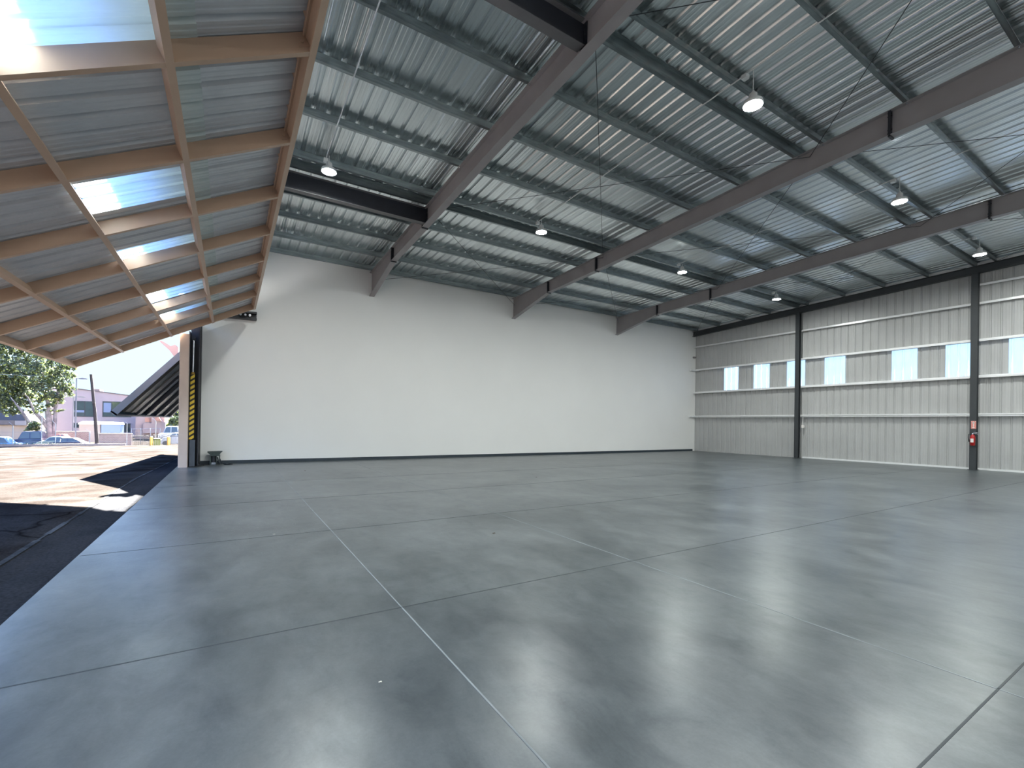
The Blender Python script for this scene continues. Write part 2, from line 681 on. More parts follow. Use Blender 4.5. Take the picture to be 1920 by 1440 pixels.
struct(gm.build('floor_patch', M_ASPH2), 'smooth darker asphalt patch strip along the slab edge')
gm = MB()
y = -4.0
while y < 40:
    w = .004 + .022 * random.random()
    l = .25 + .5 * random.random()
    gm.add([(-2.16 - w, y, zg(0, y) + .004), (-2.14 + w, y, zg(0, y) + .004), (-2.14 + w, y + l, zg(0, y + l) + .004), (-2.16 - w, y + l, zg(0, y + l) + .004)], [(0, 1, 2, 3)])
    y += l
struct(gm.build('trim_3', M_GRIT), 'pale gritty seam between the two asphalts')
# far ground right of the apron, behind the neighbouring unit
gm = MB()
gm.add([(XS, 38.3, -.75), (120, 38.3, -.75), (120, 260, -1.9), (XS, 260, -1.9), (XS, 62, -1.9)], [(0, 1, 2, 3, 4)])
struct(gm.build('floor_far', M_ASPH), 'asphalt lot beyond the neighbouring hangar')

# ------------------------------------------------------------------ white wall, baseboard
wm = MB()
wm.prism([(-.84, 0), (XR, 0), (XR, zt(YW) + .27), (-.84, zt(YW) + .27)], 'y', YW, YW + .2)
struct(wm.build('wall_back', M_WALL), 'long smooth white partition wall of the hangar')
bm_ = MB()
bm_.box((-.84, YW - .02, 0), (XR - .2, YW, .11))
struct(bm_.build('baseboard_back', M_BASEB), 'black rubber base along the white wall')
# wall behind the camera
wm = MB()
wm.box((XF, YB - .2, -.1), (XR, YB, zt(YB) + .2))
struct(wm.build('wall_front', M_WALL), 'white partition wall at the near end of the hangar')
# outer facade header over the doors, both units
wm = MB()
wm.box((XF - .1, YB, 5.0), (XF, YW, zt(YW) + .15))
wm.prism([(YB, zt(YW) + .15), (YW, zt(YW) + .15), (YB, zt(YB) + .2)], 'x', XF - .1, XF)
wm.box((XF - .1, YW + .2, 5.0), (XF, 38, 7.83))
struct(wm.build('wall_left', M_NEDGE), 'metal header wall above the hangar doors')
wm = MB()
wm.box((XF, YW + .2, 7.6), (XR, 38, 7.83))
struct(wm.build('ceiling_beyond', M_NSHEET), 'roof of the neighbouring hangar unit')
wm = MB()
wm.box((XF, 38, -1), (XR, 38.2, 7.83))
struct(wm.build('wall_beyond', M_WALL), 'end wall of the neighbouring hangar unit')
wm = MB()
wm.box((XS, YW + .3, -1), (XR, 38, -.05))
struct(wm.build('floor_beyond', M_FLOOR), 'slab of the neighbouring hangar unit')

# ------------------------------------------------------------------ roof deck
pr = rib_profile(XF - .1, XR + .25, .302, .050, .032, .100, start=.20, curved=True)
vs, fs = [], []
for (x, h) in pr:
    for Y in (YB, YW + .1):
        vs.append((x, Y, zt(Y) + PUR + h))
fs = [(2 * i, 2 * i + 1, 2 * i + 3, 2 * i + 2) for i in range(len(pr) - 1)]
# upper skin so the roof is a closed sheet
n0 = len(vs)
for (x, h) in pr:
    for Y in (YB, YW + .1):
        vs.append((x, Y, zt(Y) + PUR + h + .006))
fs += [(n0 + 2 * i, n0 + 2 * i + 2, n0 + 2 * i + 3, n0 + 2 * i + 1) for i in range(len(pr) - 1)]
dk = MB()
dk.add(vs, fs)
struct(dk.build('ceiling', M_DECK), 'ribbed bare metal roof deck seen from below')

# ------------------------------------------------------------------ purlins
PY = [18.74, 17.22, 15.62, 14.12, 12.62, 12.16, 10.5, 8.92, 7.38, 5.88, 5.34, 3.80, 2.24, .68, -.9, -2.4, -4.0, -5.6, -7.2, -8.8]
PL = {12.62: 'far one of the close pair of purlins over the farther lamp row',
      12.16: 'near one of the close pair of purlins over the farther lamp row',
      5.88: 'far one of the close pair of purlins over the nearer lamp row',
      5.34: 'near one of the close pair of purlins over the nearer lamp row'}
for i, y in enumerate(PY):
    z = zt(y)
    m = MB()
    x0, x1 = XF, XR + .1
    t = .006
    s = 1 if i not in (4, 9) else -1
    m.box((x0, y - t / 2, z), (x1, y + t / 2, z + PUR - .003))
    m.box((x0, min(y, y - s * .07), z), (x1, max(y, y - s * .07), z + t))
    m.box((x0, min(y, y + s * .07), z + PUR - t - .003), (x1, max(y, y + s * .07), z + PUR - .003))
    m.box((x0, y - s * .07 - t / 2, z), (x1, y - s * .07 + t / 2, z + .02))
    o = m.build('roof_purlin', M_GALV)
    if y in PL:
        lab = 'galvanized roof purlin, ' + PL[y]
    elif y > 18:
        lab = 'galvanized roof purlin running along the top of the white wall'
    elif y > 0:
        lab = 'galvanized roof purlin, %s counting from the white wall' % ORD[i]
    else:
        lab = 'galvanized roof purlin out of view behind, %s from the white wall' % ORD[i]
    tag(o, lab, 'roof purlin', 'roof purlins')

# ------------------------------------------------------------------ rafters
RB = [(YW, 6.68), (16.08, 7.27), (13.03, 7.37), (9.2, 7.55), (4.03, 7.70), (0, 7.72), (-4, 7.6), (YB, 7.7)]


def zb(Y):
    for (a, za), (b, z_b) in zip(RB, RB[1:]):
        if b <= Y <= a:
            return za + (z_b - za) * (a - Y) / (a - b)
    return RB[-1][1]


RX = [4.88, 11.70, 18.58]
RL = ['dark grey steel rafter nearest the hangar door opening', 'dark grey steel rafter, middle one of three across the ceiling',
      'dark grey steel rafter nearest the ribbed metal wall']
for X, lab in zip(RX, RL):
    r = thing('roof_rafter', lab, 'roof beam', (X, YW, 6.68), 'roof rafters')
    m = MB()
    ysr = [p[0] for p in RB]
    poly = [(Y, zb(Y)) for Y in ysr] + [(Y, zt(Y) - .002) for Y in reversed(ysr)]
    m.prism(poly, 'x', X - .006, X + .006)
    m.build('web', M_STEEL, r)
    m = MB()
    for a, b in zip(ysr, ysr[1:]):
        m.hexa([(X - .1, a, zb(a) - .014), (X + .1, a, zb(a) - .014), (X + .1, a, zb(a)), (X - .1, a, zb(a)),
                (X - .1, b, zb(b) - .014), (X + .1, b, zb(b) - .014), (X + .1, b, zb(b)), (X - .1, b, zb(b))])
    m.build('bottom_flange', M_STEEL, r)
    m = MB()
    m.hexa([(X - .1, YW, zt(YW) - .016), (X + .1, YW, zt(YW) - .016), (X + .1, YW, zt(YW) - .002), (X - .1, YW, zt(YW) - .002),
            (X - .1, YB, zt(YB) - .016), (X + .1, YB, zt(YB) - .016), (X + .1, YB, zt(YB) - .002), (X - .1, YB, zt(YB) - .002)])
    m.build('top_flange', M_STEEL, r)
    for Y in (16.08, 13.03, 4.03, -4.0):
        m = MB()
        m.box((X - .1, Y - .022, zb(Y) - .045), (X + .1, Y + .022, zt(Y) - .017))
        for sx in (-.06, .06):
            for k in range(4):
                zz = zb(Y) + .04 + k * .07 if k < 2 else zt(Y) - .05 - (k - 2) * .07
                m.tube((X + sx, Y - .04, zz), (X + sx, Y + .04, zz), .013, n=6)
        m.build('splice_plate', M_BLACK, r)
    for y in PY[:14]:
        for sx in (-.085, .085):
            m = MB()
            m.tube((X + sx, y - .05, zt(y) - .045), (X + sx, y - .05, zt(y) - .014), .012, n=6)
            m.build('bolt', M_CHROME, r)

# end wall beam on the metal wall
m = MB()
xa, xb_ = XR - .36, XR - .16
for (z0f, z1f, xl, xh) in ((lambda Y: zt(Y) - .30, lambda Y: zt(Y) - .286, xa, xb_), (lambda Y: zt(Y) - .016, lambda Y: zt(Y) - .002, xa, xb_),
                          (lambda Y: zt(Y) - .30, lambda Y: zt(Y) - .002, xb_ - .012, xb_)):
    m.hexa([(xl, YW, z0f(YW)), (xh, YW, z0f(YW)), (xh, YW, z1f(YW)), (xl, YW, z1f(YW)),
            (xl, YB, z0f(YB)), (xh, YB, z0f(YB)), (xh, YB, z1f(YB)), (xl, YB, z1f(YB))])
m.hexa([(xa + .09, YW, zt(YW) - .29), (xa + .102, YW, zt(YW) - .29), (xa + .102, YW, zt(YW) - .01), (xa + .09, YW, zt(YW) - .01),
        (xa + .09, YB, zt(YB) - .29), (xa + .102, YB, zt(YB) - .29), (xa + .102, YB, zt(YB) - .01), (xa + .09, YB, zt(YB) - .01)])
tag(m.build('end_beam', M_COLUMN), 'dark steel beam along the top of the ribbed metal wall', 'roof beam')

# two black header beams between the door frame and the first rafter
for Y, zb0, lab in ((12.88, 7.40, 'black steel cross beam beside the lamp nearest the door'), (5.82, 7.70, 'black steel cross beam at the top edge of the photo')):
    c = thing('cross_beam', lab, 'roof beam', (2, Y, zb0))
    x0, x1 = -.9, RX[0] - .02
    z1 = zt(Y) - .02
    m = MB()
    m.box((x0, Y - .006, zb0 + .012), (x1, Y + .006, z1))
    m.build('web', M_BLACK, c)
    m = MB()
    m.box((x0, Y - .09, zb0), (x1 - .06, Y + .09, zb0 + .012))
    m.build('flange', M_BEAMF, c)
    m = MB()
    m.box((x0, Y - .09, z1), (x1 - .06, Y + .09, z1 + .012))
    m.build('flange', M_BEAMF, c)
    m = MB()
    m.box((x1 - .012, Y - .09, zb0 + .02), (x1, Y + .09, z1))
    for k in range(5):
        for sy in (-.055, .055):
            zz = zb0 + .07 + k * .075
            m.tube((x1 - .035, Y + sy, zz), (x1 + .01, Y + sy, zz), .014, n=6)
    m.build('end_plate', M_BLACK, c)

# ------------------------------------------------------------------ brace rods
nodes = [18.85, 12.70, 5.60, -.9]
xs_ = [4.88, 11.7, 18.58, 25.2]
LAB = {(0, 0, 1): 'from the first rafter middle down to the white wall', (0, 1, 0): ''}
bayn = ['first and second', 'second and third', 'third rafter and metal wall']
for bi in range(3):
    for ni in range(3):
        for k, (ya, yb) in enumerate(((nodes[ni + 1], nodes[ni]), (nodes[ni], nodes[ni + 1]))):
            xa_, xb2 = xs_[bi] + .02, xs_[bi + 1] - .02
            za_ = (zb(ya) + zt(ya)) / 2 + .12
            z_b = (zb(yb) + zt(yb)) / 2 + .12
            m = MB()
            m.tube((xa_, ya, za_), (xb2, yb, z_b), .007, n=6)
            o = m.build('brace_rod', M_ROD)
            where = ['by white wall', 'mid roof', 'nearest camera'][ni]
            way = ['rising rightwards', 'falling rightwards'][k]
            bay = ['between first two rafters', 'between last two rafters', 'beside metal wall'][bi]
            tag(o, 'dark brace rod %s, %s, %s' % (bay, where, way), 'brace rod', 'roof brace rods')

# ------------------------------------------------------------------ metal wall (right)
WIN = [(16.05, 16.97), (14.21, 15.13), (12.36, 13.28), (10.52, 11.44), (7.76, 8.68), (5.92, 6.84), (4.08, 5.00), (1.3, 2.2), (-1.5, -.6)]
WZ0, WZ1 = 3.80, 5.14


def siding(m, ya, yb, z0, z1, top_slope=False):
    pr = rib_profile(ya, yb, .3055, .032, .035, .075, start=16.97 - .1528)
    zz = lambda Y: (zt(Y) + .19) if top_slope else z1
    vs = []
    for (y, h) in pr:
        vs += [(XR + h, y, z0), (XR + h, y, zz(y))]
    m.add(vs, [(2 * i, 2 * i + 1, 2 * i + 3, 2 * i + 2) for i in range(len(pr) - 1)])
    n = len(pr)
    vs2 = [(x + .01, y, z) for x, y, z in vs]
    m.add(vs2, [(2 * i, 2 * i + 2, 2 * i + 3, 2 * i + 1) for i in range(n - 1)])


m = MB()
siding(m, YB, YW, 0, WZ0)
siding(m, YB, YW, WZ1, 0, True)
edges = sorted(WIN)
y = YB
for a, b in edges:
    siding(m, y, a, WZ0, WZ1)
    y = b
siding(m, y, YW, WZ0, WZ1)
struct(m.build('wall_right', M_SIDING), 'light grey ribbed metal siding wall')
for i, (a, b) in enumerate(WIN):
    m = MB()
    siding(m, a, b, WZ0, WZ1)
    o = m.build('window_%d' % (i + 1), M_WINP)
    struct(o, 'translucent ribbed window panel in the metal wall, %s from the white wall' % ORD[i])
# base angle (white) and thin floor trim
m = MB()
m.box((XR - .05, YB, 0), (XR - .012, 12.43, .075))
struct(m.build('baseboard_right', M_BASETRIM), 'bright white metal base angle under the siding')
# pale eave trim above the end beam, white to imitate daylight through the gap
m = MB()
m.hexa([(XR - .13, YW, zt(YW) + .03), (XR - .01, YW, zt(YW) + .03), (XR - .01, YW, zt(YW) + .17), (XR - .13, YW, zt(YW) + .17),
        (XR - .13, YB, zt(YB) + .03), (XR - .01, YB, zt(YB) + .03), (XR - .01, YB, zt(YB) + .17), (XR - .13, YB, zt(YB) + .17)])
struct(m.build('trim_4', M_GIRT), 'pale eave strip imitating daylight between roof deck and metal wall')

# columns
CYS = [(12.56, 'dark steel column of the metal wall, nearer the white wall'),
       (5.88, 'dark steel column of the metal wall carrying the fire extinguisher'),
       (-.8, 'dark steel column of the metal wall beyond the right picture edge')]
CX0 = XR - .42
for Y, lab in CYS:
    c = thing('steel_column', lab, 'column', (XR - .3, Y, 0), 'metal wall columns')
    zc = zt(Y) - .30
    m = MB()
    m.box((CX0, Y - .1, .02), (CX0 + .014, Y + .1, zc))
    m.build('flange', M_COLUMN, c)
    m = MB()
    m.box((XR - .23, Y - .1, .02), (XR - .216, Y + .1, zc))
    m.build('flange', M_COLUMN, c)
    m = MB()
    m.box((CX0 + .014, Y - .006, .02), (XR - .23, Y + .006, zc))
    m.build('web', M_COLUMN, c)
    m = MB()
    m.box((CX0 - .05, Y - .14, .0), (XR - .2, Y + .14, .02))
    m.build('base_plate', M_COLUMN, c)
    m = MB()
    m.box((CX0, Y - .1, zc - .018), (XR - .2, Y + .1, zc))
    m.build('cap_plate', M_COLUMN, c)

# girts: zee sections between the columns
bays = [(12.60, YW - .02), (5.92, 12.52), (-.76, 5.84), (YB, -.84)]
BN = ['beside the white wall', 'between the two columns', 'right of the extinguisher column', 'near end out of view']
for (ya, yb), bn in zip(bays, BN):
    for zi, z in enumerate((2.20, 3.74, 5.20, 6.68, 7.42)):
        if zi == 4 and ya > 5.8:
            continue
        m = MB()
        x0, x1 = XR - .20, XR - .004
        s = -1 if zi != 2 else 1
        m.box((x0, ya, z), (x1, yb, z + .005))
        if zi == 0:
            m.box((x0 - .004, ya, z + .004), (x0, yb, z + .065))
            m.box((x0 - .004, ya + .0, z - .055), (x0, yb, z - .02))
        else:
            m.box((x0 - .004, ya, z - .07), (x0, yb, z + .005))
        m.box((x1 - .004, ya, z), (x1, yb, z + .06))
        m.box((x0 - .004, ya, z + .058 if zi == 0 else z - .07), (x0 + .016, yb, z + .062 if zi == 0 else z - .066))
        o = m.build('wall_girt', M_GIRT)
        hn = ['lowest', 'under the window panels', 'over the window panels', 'high up', 'topmost'][zi]
        tag(o, 'white wall girt %s, %s' % (bn, hn), 'wall girt', 'girts of the metal wall')
# short white brackets where girts meet the white wall
for z, lab in ((2.20, 'lower short white bracket at the corner of white and metal walls'), (5.17, 'upper short white bracket at the corner of white and metal walls')):
    m = MB()
    m.box((XR - .62, YW - .16, z - .05), (XR - .06, YW - .002, z + .03))
    m.box((XR - .10, YW - .30, z - .06), (XR - .06, YW - .05, z + .05))
    tag(m.build('wall_bracket', M_BASETRIM, bevel=.012), lab, 'bracket')
# column knee braces near the floor girt are left as small clips
m = MB()
m.box((XR - .24, 12.30, 1.58), (XR - .12, 12.40, 1.72))
m.tube((XR - .18, 12.35, 1.72), (XR - .18, 12.35, 2.14), .012)
tag(m.build('outlet_box', M_SIGNW, bevel=.01), 'small pale outlet box beside the column nearer the white wall', 'outlet')
# peg in corner under the roof
m = MB()
m.box((XR - .30, YW - .12, 5.95), (XR - .12, YW - .002, 6.05))
m.tube((XR - .22, YW - .12, 6.0), (XR - .22, YW - .2, 6.0), .04, n=8)
tag(m.build('junction_box', M_STEEL, bevel=.01), 'small grey junction box high in the corner of the walls', 'junction box')

# fire extinguisher + sign on the second column
m = MB()
sy = 5.86
m.box((CX0 - .006, sy - .075, 1.64), (CX0 - .001, sy + .075, 1.95))
sg = tag(m.build('extinguisher_sign', M_SIGN), 'small faded red sign with white arrow on the right column', 'sign')
m = MB()
m.box((CX0 - .009, sy - .012, 1.72), (CX0 - .0065, sy + .012, 1.90))
m.prism([(sy - .045, 1.86), (sy + .045, 1.86), (sy, 1.93)], 'x', CX0 - .009, CX0 - .0065)
m.prism([(sy - .03, 1.67), (sy + .03, 1.67), (sy + .03, 1.70), (sy - .03, 1.70)], 'x', CX0 - .009, CX0 - .0065)
for q in (-.055, .045):
    m.box((CX0 - .009, sy + q, 1.91), (CX0 - .0065, sy + q + .012, 1.935))
m.build('arrow', M_SIGNW, sg, 'white arrow and bars')
ex = thing('fire_extinguisher', 'red fire extinguisher hanging on the right steel column', 'fire extinguisher', (CX0 - .1, sy, .95))
m = MB()
m.lathe([(.05, 0), (.075, .015), (.078, .34), (.06, .40), (.03, .435), (.022, .45)], (CX0 - .1, sy, .97), n=20)
m.build('cylinder', M_RED, ex)
m = MB()
m.box((CX0 - .125, sy - .02, 1.42), (CX0 - .075, sy + .02, 1.46))
m.build('valve', M_CHROME, ex)
m = MB()
m.path([(CX0 - .1, sy, 1.455), (CX0 - .1, sy - .05, 1.50), (CX0 - .1, sy - .16, 1.47)], .011)
m.path([(CX0 - .1, sy, 1.45), (CX0 - .1, sy - .06, 1.455), (CX0 - .1, sy - .15, 1.42)], .011)
m.build('handle', M_CHROME, ex)
m = MB()
m.path([(CX0 - .1, sy + .02, 1.44), (CX0 - .12, sy + .11, 1.42), (CX0 - .12, sy + .12, 1.30), (CX0 - .12, sy + .10, 1.12)], [.012, .012, .012, .018])
m.build('hose', M_CABLE, ex)
m = MB()
m.box((CX0 - .181, sy - .045, 1.10), (CX0 - .172, sy + .045, 1.25))
m.build('label_plate', M_SIGNW, ex)
m = MB()
m.box((CX0 - .03, sy - .05, 1.15), (CX0 - .002, sy + .05, 1.40))
m.build('bracket', M_BLACK, ex)

# ------------------------------------------------------------------ lamps + conduits
LXS = [1.95, 8.2, 14.9, 21.6]
LYS = [11.72, 4.93, -2.0, -7.6]
ln = ['nearest the hangar door', 'second from the hangar door', 'third from the hangar door', 'nearest the metal wall']
rn = ['farther row', 'nearer row', 'row behind camera', 'last row behind camera']
for j, Y in enumerate(LYS):
    for i, X in enumerate(LXS):
        z = 7.55 if j < 2 else zt(Y) - .35
        L_ = thing('high_bay_light', 'round white high bay lamp in the %s, %s' % (rn[j], ln[i]), 'ceiling lamp', (X, Y, z), 'high bay lamps')
        m = MB()
        m.lathe([(.05, .22), (.07, .20), (.08, .10), (.165, .06), (.175, .02), (.175, -.005), (.16, -.012)][::-1], (X, Y, z), n=28)
        m.build('housing', M_LAMPBODY, L_)
        m = MB()
        m.lathe([(.001, -.03), (.10, -.03), (.165, -.014), (.165, -.008)], (X, Y, z), n=28)
        m.build('lens', M_LENS, L_)
        m = MB()
        m.path([(X, Y, z + .22), (X, Y, z + .26)], .02)
        m.tube((X, Y, z + .24), (X, Y, zt(Y) + .02), .008)
        m.build('hook', M_CONDUIT, L_)
        ld = D.lights.new('lamp_light', 'AREA')
        ld.shape = 'DISK'
        ld.size = .3
        ld.energy = 118
        ld.color = (.95, 1.0, .96)
        lo = D.objects.new('lamp_light', ld)
        COL.objects.link(lo)
        lo.parent = L_
        lo.location = (0, 0, -.035)
for i, X in enumerate(LXS):
    c = thing('lighting_conduit', 'thin white electrical conduit feeding the lamps %s' % ln[i], 'conduit', (X, YB, 8), 'lighting conduits')
    xo = X - .06
    m = MB()
    y1 = 11.85
    m.tube((xo, YB + .1, zt(YB) - .012), (xo, y1, zt(y1) - .012), .0135, n=8)
    m.build('pipe', M_CONDUIT, c)
    for Y in LYS:
        m = MB()
        zz = zt(Y + .12) - .03
        m.box((xo - .05, Y + .07, zz - .06), (xo + .05, Y + .17, zz + .02))
        m.build('junction_box', M_CONDUIT, c)

# ------------------------------------------------------------------ hangar door (open, tilted)
TH = atan2(.523, 1)
UX, UZ = cos(TH), sin(TH)
NX, NZ = -sin(TH), cos(TH)
OX, OZ = -3.77, 2.97
DY0, DY1 = -7.2, 17.85


def dp(s, y, h):
    return (OX + s * UX + h * NX, y, OZ + s * UZ + h * NZ)


def dbox(m, s0, s1, y0, y1, h0, h1):
    m.hexa([dp(s0, y0, h0), dp(s1, y0, h0), dp(s1, y1, h0), dp(s0, y1, h0),
            dp(s0, y0, h1), dp(s1, y0, h1), dp(s1, y1, h1), dp(s0, y1, h1)])


door = D.objects.new('door_1', None)
COL.objects.link(door)
door.location = dp(2.6, 17.85, 0)
door['kind'] = 'structure'
door['label'] = 'raised tan framed hangar door tilted up over the opening'
bpy.context.view_layer.update()
SL = 5.05
HS = .20
# rails running along the door width
for s in (1.17, 2.48, 3.70):
    m = MB()
    dbox(m, s - .035, s + .035, DY0, DY1, 0, .14)
    m.build('rail', M_TAN, door)
m = MB()
dbox(m, -.03, .03, DY0, DY1, 0, .2)
m.build('bottom_rail', M_TAN, door)
m = MB()
dbox(m, SL - .05, SL, DY0, DY1, 0, .30)
dbox(m, SL - .075, SL - .05, DY0, DY1, .0, .02)
dbox(m, SL - .075, SL - .05, DY0, DY1, .14, .16)
m.build('top_rail', M_TAN, door)
YK = [17.78, 15.82, 14.02, 12.24, 10.42, 8.64, 6.88, 5.10, 3.32, 1.55, -.2, -2.0, -3.8, -5.6, -7.1]
for y in YK:
    m = MB()
    dbox(m, .03, SL - .05, y - .065, y, .002, HS - .012)
    m.build('stile', M_TAN, door)
# sheeting with openings for the translucent strips
SKY = [(15.40, 16.32), (13.02, 13.94), (9.92, 10.84), (7.40, 8.32), (4.36, 5.28), (1.6, 2.52), (-1.4, -.5), (-4.4, -3.5)]


def sheet(m, y0, y1, s0, s1, h0=HS):
    pr = rib_profile(y0, y1, .3067, .046, .06, .095, start=15.40 - .153, minor=True)
    vs = []
    for (y, h) in pr:
        vs += [dp(s0, y, h0 + h), dp(s1, y, h0 + h)]
    m.add(vs, [(2 * i, 2 * i + 1, 2 * i + 3, 2 * i + 2) for i in range(len(pr) - 1)])
    vs2 = []
    for (y, h) in pr:
        vs2 += [dp(s0, y, h0 + h + .008), dp(s1, y, h0 + h + .008)]
    m.add(vs2, [(2 * i, 2 * i + 2, 2 * i + 3, 2 * i + 1) for i in range(len(pr) - 1)])


m = MB()
sheet(m, DY0, DY1, -.03, 2.52)
sheet(m, DY0, DY1, 3.72, SL)
y = DY0
for a, b in sorted(SKY):
    sheet(m, y, a, 2.52, 3.72)
    y = b
sheet(m, y, DY1, 2.52, 3.72)
m.build('sheeting', M_DOORSHEET, door)
m = MB()
sheet(m, DY0, DY1, 3.74, 4.02, HS - .012)
m.build('sheet_overlap', mat('overlap_sheet', (.48, .54, .54), .4, metal=.3), door)
for a, b in SKY:
    m = MB()
    sheet(m, a, b, 2.52, 3.72, HS + .0)
    m.build('skylight_panel', M_SKYL, door)
# hinge lugs and bolts
for k, y in enumerate(YK[:9]):
    m = MB()
    dbox(m, SL - .16, SL - .05, y - .075, y + .02, .05, .06)
    m.tube(dp(SL - .11, y - .085, .10), dp(SL - .11, y - .06, .10), .016, n=8)
    m.build('clip', M_TAN, door)

# jamb post at the far side of the opening
m = MB()
m.box((-1.37, 17.86, -.12), (-1.13, 18.14, 4.26))
tag(m.build('door_post', M_TANL, bevel=.006), 'tan steel post at the far side of the hangar door opening', 'post')
# dark frame columns behind the post
m = MB()
m.box((-1.12, 18.50, 0), (-.86, 18.55, 4.6))
m.box((-.89, 18.2, 0), (-.86, 18.50, 4.7))
m.box((-.87, 18.55, 0), (-.835, 18.995, 4.75))
m.box((-1.15, 18.18, 0), (-1.12, 18.99, 4.4))
tag(m.build('door_frame_column', M_BLACK), 'dark steel door frame channel beside the white wall', 'column')
# hydraulic cylinder with striped guard
hc = thing('hydraulic_cylinder', 'door cylinder with yellow and black striped guard beside the tan post', 'hydraulic cylinder', (-1.03, 18.25, .5))
m = MB()
m.box((-1.10, 18.22, .0), (-.95, 18.40, .86))
m.build('base_channel', mat('blue_grey_steel', (.10, .125, .17), .45), hc)
m = MB()
m.hexa([(-1.115, 18.2, .88), (-.985, 18.2, .88), (-.985, 18.32, .88), (-1.115, 18.32, .88),
        (-1.10, 18.2, 3.0), (-.985, 18.2, 3.0), (-.985, 18.32, 3.0), (-1.10, 18.32, 3.0)])
m.build('striped_guard', M_STRIPE, hc, 'yellow and black diagonal stripes')
m = MB()
m.lathe([(.06, 0), (.05, .06), (.03, .08)], (-1.04, 18.26, 3.0), n=14)
m.build('collar', M_YEL, hc, 'yellow collar')
m = MB()
m.tube((-1.04, 18.26, 3.0), (-1.03, 18.26, 4.14), .027, n=12)
m.build('rod', M_CHROME, hc, 'shiny steel rod')
m = MB()
m.box((-1.08, 18.2, 4.12), (-.98, 18.3, 4.22))
m.tube((-1.03, 18.16, 4.2), (-1.03, 18.34, 4.2), .05, n=12)
m.build('clevis', M_BLACK, hc)
# black bracket arm by the wall above door top
br = thing('hinge_bracket', 'black steel hinge bracket against the white wall below the door corner', 'bracket', (.4, 18.9, 5.1))
m = MB()
m.prism([(-.45, 5.10), (.78, 5.13), (.78, 5.18), (-.45, 5.15)], 'y', 18.72, 18.995)
m.prism([(-.1, 5.30), (.78, 5.34), (.78, 5.40), (-.1, 5.36)], 'y', 18.72, 18.995)
m.prism([(-.45, 5.15), (.78, 5.18), (.78, 5.36), (-.45, 5.33)], 'y', 18.96, 18.995)
m.build('arm', M_BLACK, br)
m = MB()
for x in (.28, .42, .56):
    m.tube((x, 18.70, 5.25), (x, 18.96, 5.25), .04, n=10)
m.build('pin', M_CHROME, br)

# hydraulic power unit
pu = thing('hydraulic_pump', 'small dark door pump unit on the floor against the white wall', 'pump', (-.4, 18.72, 0))
m = MB()
m.prism([(-.62, .43), (-.60, .40), (-.55, .36), (-.52, .30), (-.28, .30), (-.24, .40), (-.19, .44), (-.19, .46), (-.62, .45)], 'y', 18.55, 18.86)
m.build('tank', M_PUMP, pu)
m = MB()
m.box((-.545, 18.58, .0), (-.515, 18.84, .31))
m.box((-.285, 18.58, .0), (-.255, 18.84, .31))
m.box((-.37, 18.57, .02), (-.345, 18.60, .31))
m.build('stand', M_PUMP, pu)
m = MB()
m.tube((-.44, 18.70, .06), (-.44, 18.70, .31), .085, n=16)
m.build('motor', M_BLACK, pu)
m = MB()
m.box((-.50, 18.56, .01), (-.38, 18.80, .08))
m.build('drip_tray', mat('dull_blue_grey', (.25, .28, .34), .5), pu)
m = MB()
m.path([(-.33, 18.58, .25), (-.30, 18.54, .14), (-.26, 18.52, .05), (-.20, 18.55, .03)], .018)
m.path([(-.26, 18.60, .2), (-.22, 18.56, .09), (-.14, 18.56, .03)], .016)
m.build('hose', M_CABLE, pu)
for k, (pts, lab) in enumerate(((
        [(-.95, 18.30, .02), (-.85, 18.42, .018), (-.78, 18.52, .018), (-.68, 18.62, .018), (-.58, 18.66, .02)], 'black hose on the floor between pump and frame column'),
        ([(-.16, 18.56, .03), (-.08, 18.50, .018), (-.12, 18.42, .018), (.02, 18.40, .018), (.10, 18.5, .018), (.0, 18.6, .018)], 'coiled black hose on the floor right of the pump'),
        ([(-1.12, 17.95, .012), (-.95, 17.95, .012), (-.8, 18.1, .012), (-.7, 18.32, .012)], 'thin black cable lying at the foot of the tan post'))):
    m = MB()
    m.path(pts, .018 if k < 2 else .011)
    tag(m.build('floor_hose', M_CABLE), lab, 'hose')

# loose bits on the floor


def flat_at(px, py):
    d = R_ * ((px - 960) / F_PX) - U_ * ((py - CY) / F_PX) + fw
    return Vector((0, 0, CAM_H)) + d * (-CAM_H / d.z)


def scrap(name, px, py, r, mt, lab, cat):
    c = flat_at(px, py)
    m = MB()
    n = 7
    ring = [(c.x + r * (1 + .3 * sin(2.3 * k)) * cos(2 * pi * k / n), c.y + r * (.7 + .25 * cos(3 * k)) * sin(2 * pi * k / n), .002 + .3 * r * (k % 2)) for k in range(n)]
    m.add([(c.x, c.y, .4 * r)] + ring, [(0, 1 + k, 1 + (k + 1) % n) for k in range(n)])
    m.add([(c.x, c.y, .4 * r - .003)] + [(a, b, max(.0005, z - .003)) for a, b, z in ring], [(0, 1 + (k + 1) % n, 1 + k) for k in range(n)])
    tag(m.build(name, mt), lab, cat)


scrap('dry_leaf', 926, 1000, .022, M_LEAFDRY, 'small dark dry leaf alone in the middle of the floor', 'leaf')
scrap('dry_leaf', 1006, 895, .03, M_LEAFDRY, 'tiny dark dry leaf on the far floor below the white wall', 'leaf')
scrap('dry_leaf', 572, 883, .025, M_LEAFDRY, 'tiny dark dry leaf near the far end of the left floor joint', 'leaf')
scrap('paper_scrap', 713, 1279, .010, M_PAPER, 'tiny pale scrap on the near floor left of the joint', 'scrap')
scrap('paper_scrap', 514, 1002, .014, M_PAPER, 'tiny pale scrap on the bluish floor left of the joint', 'scrap')

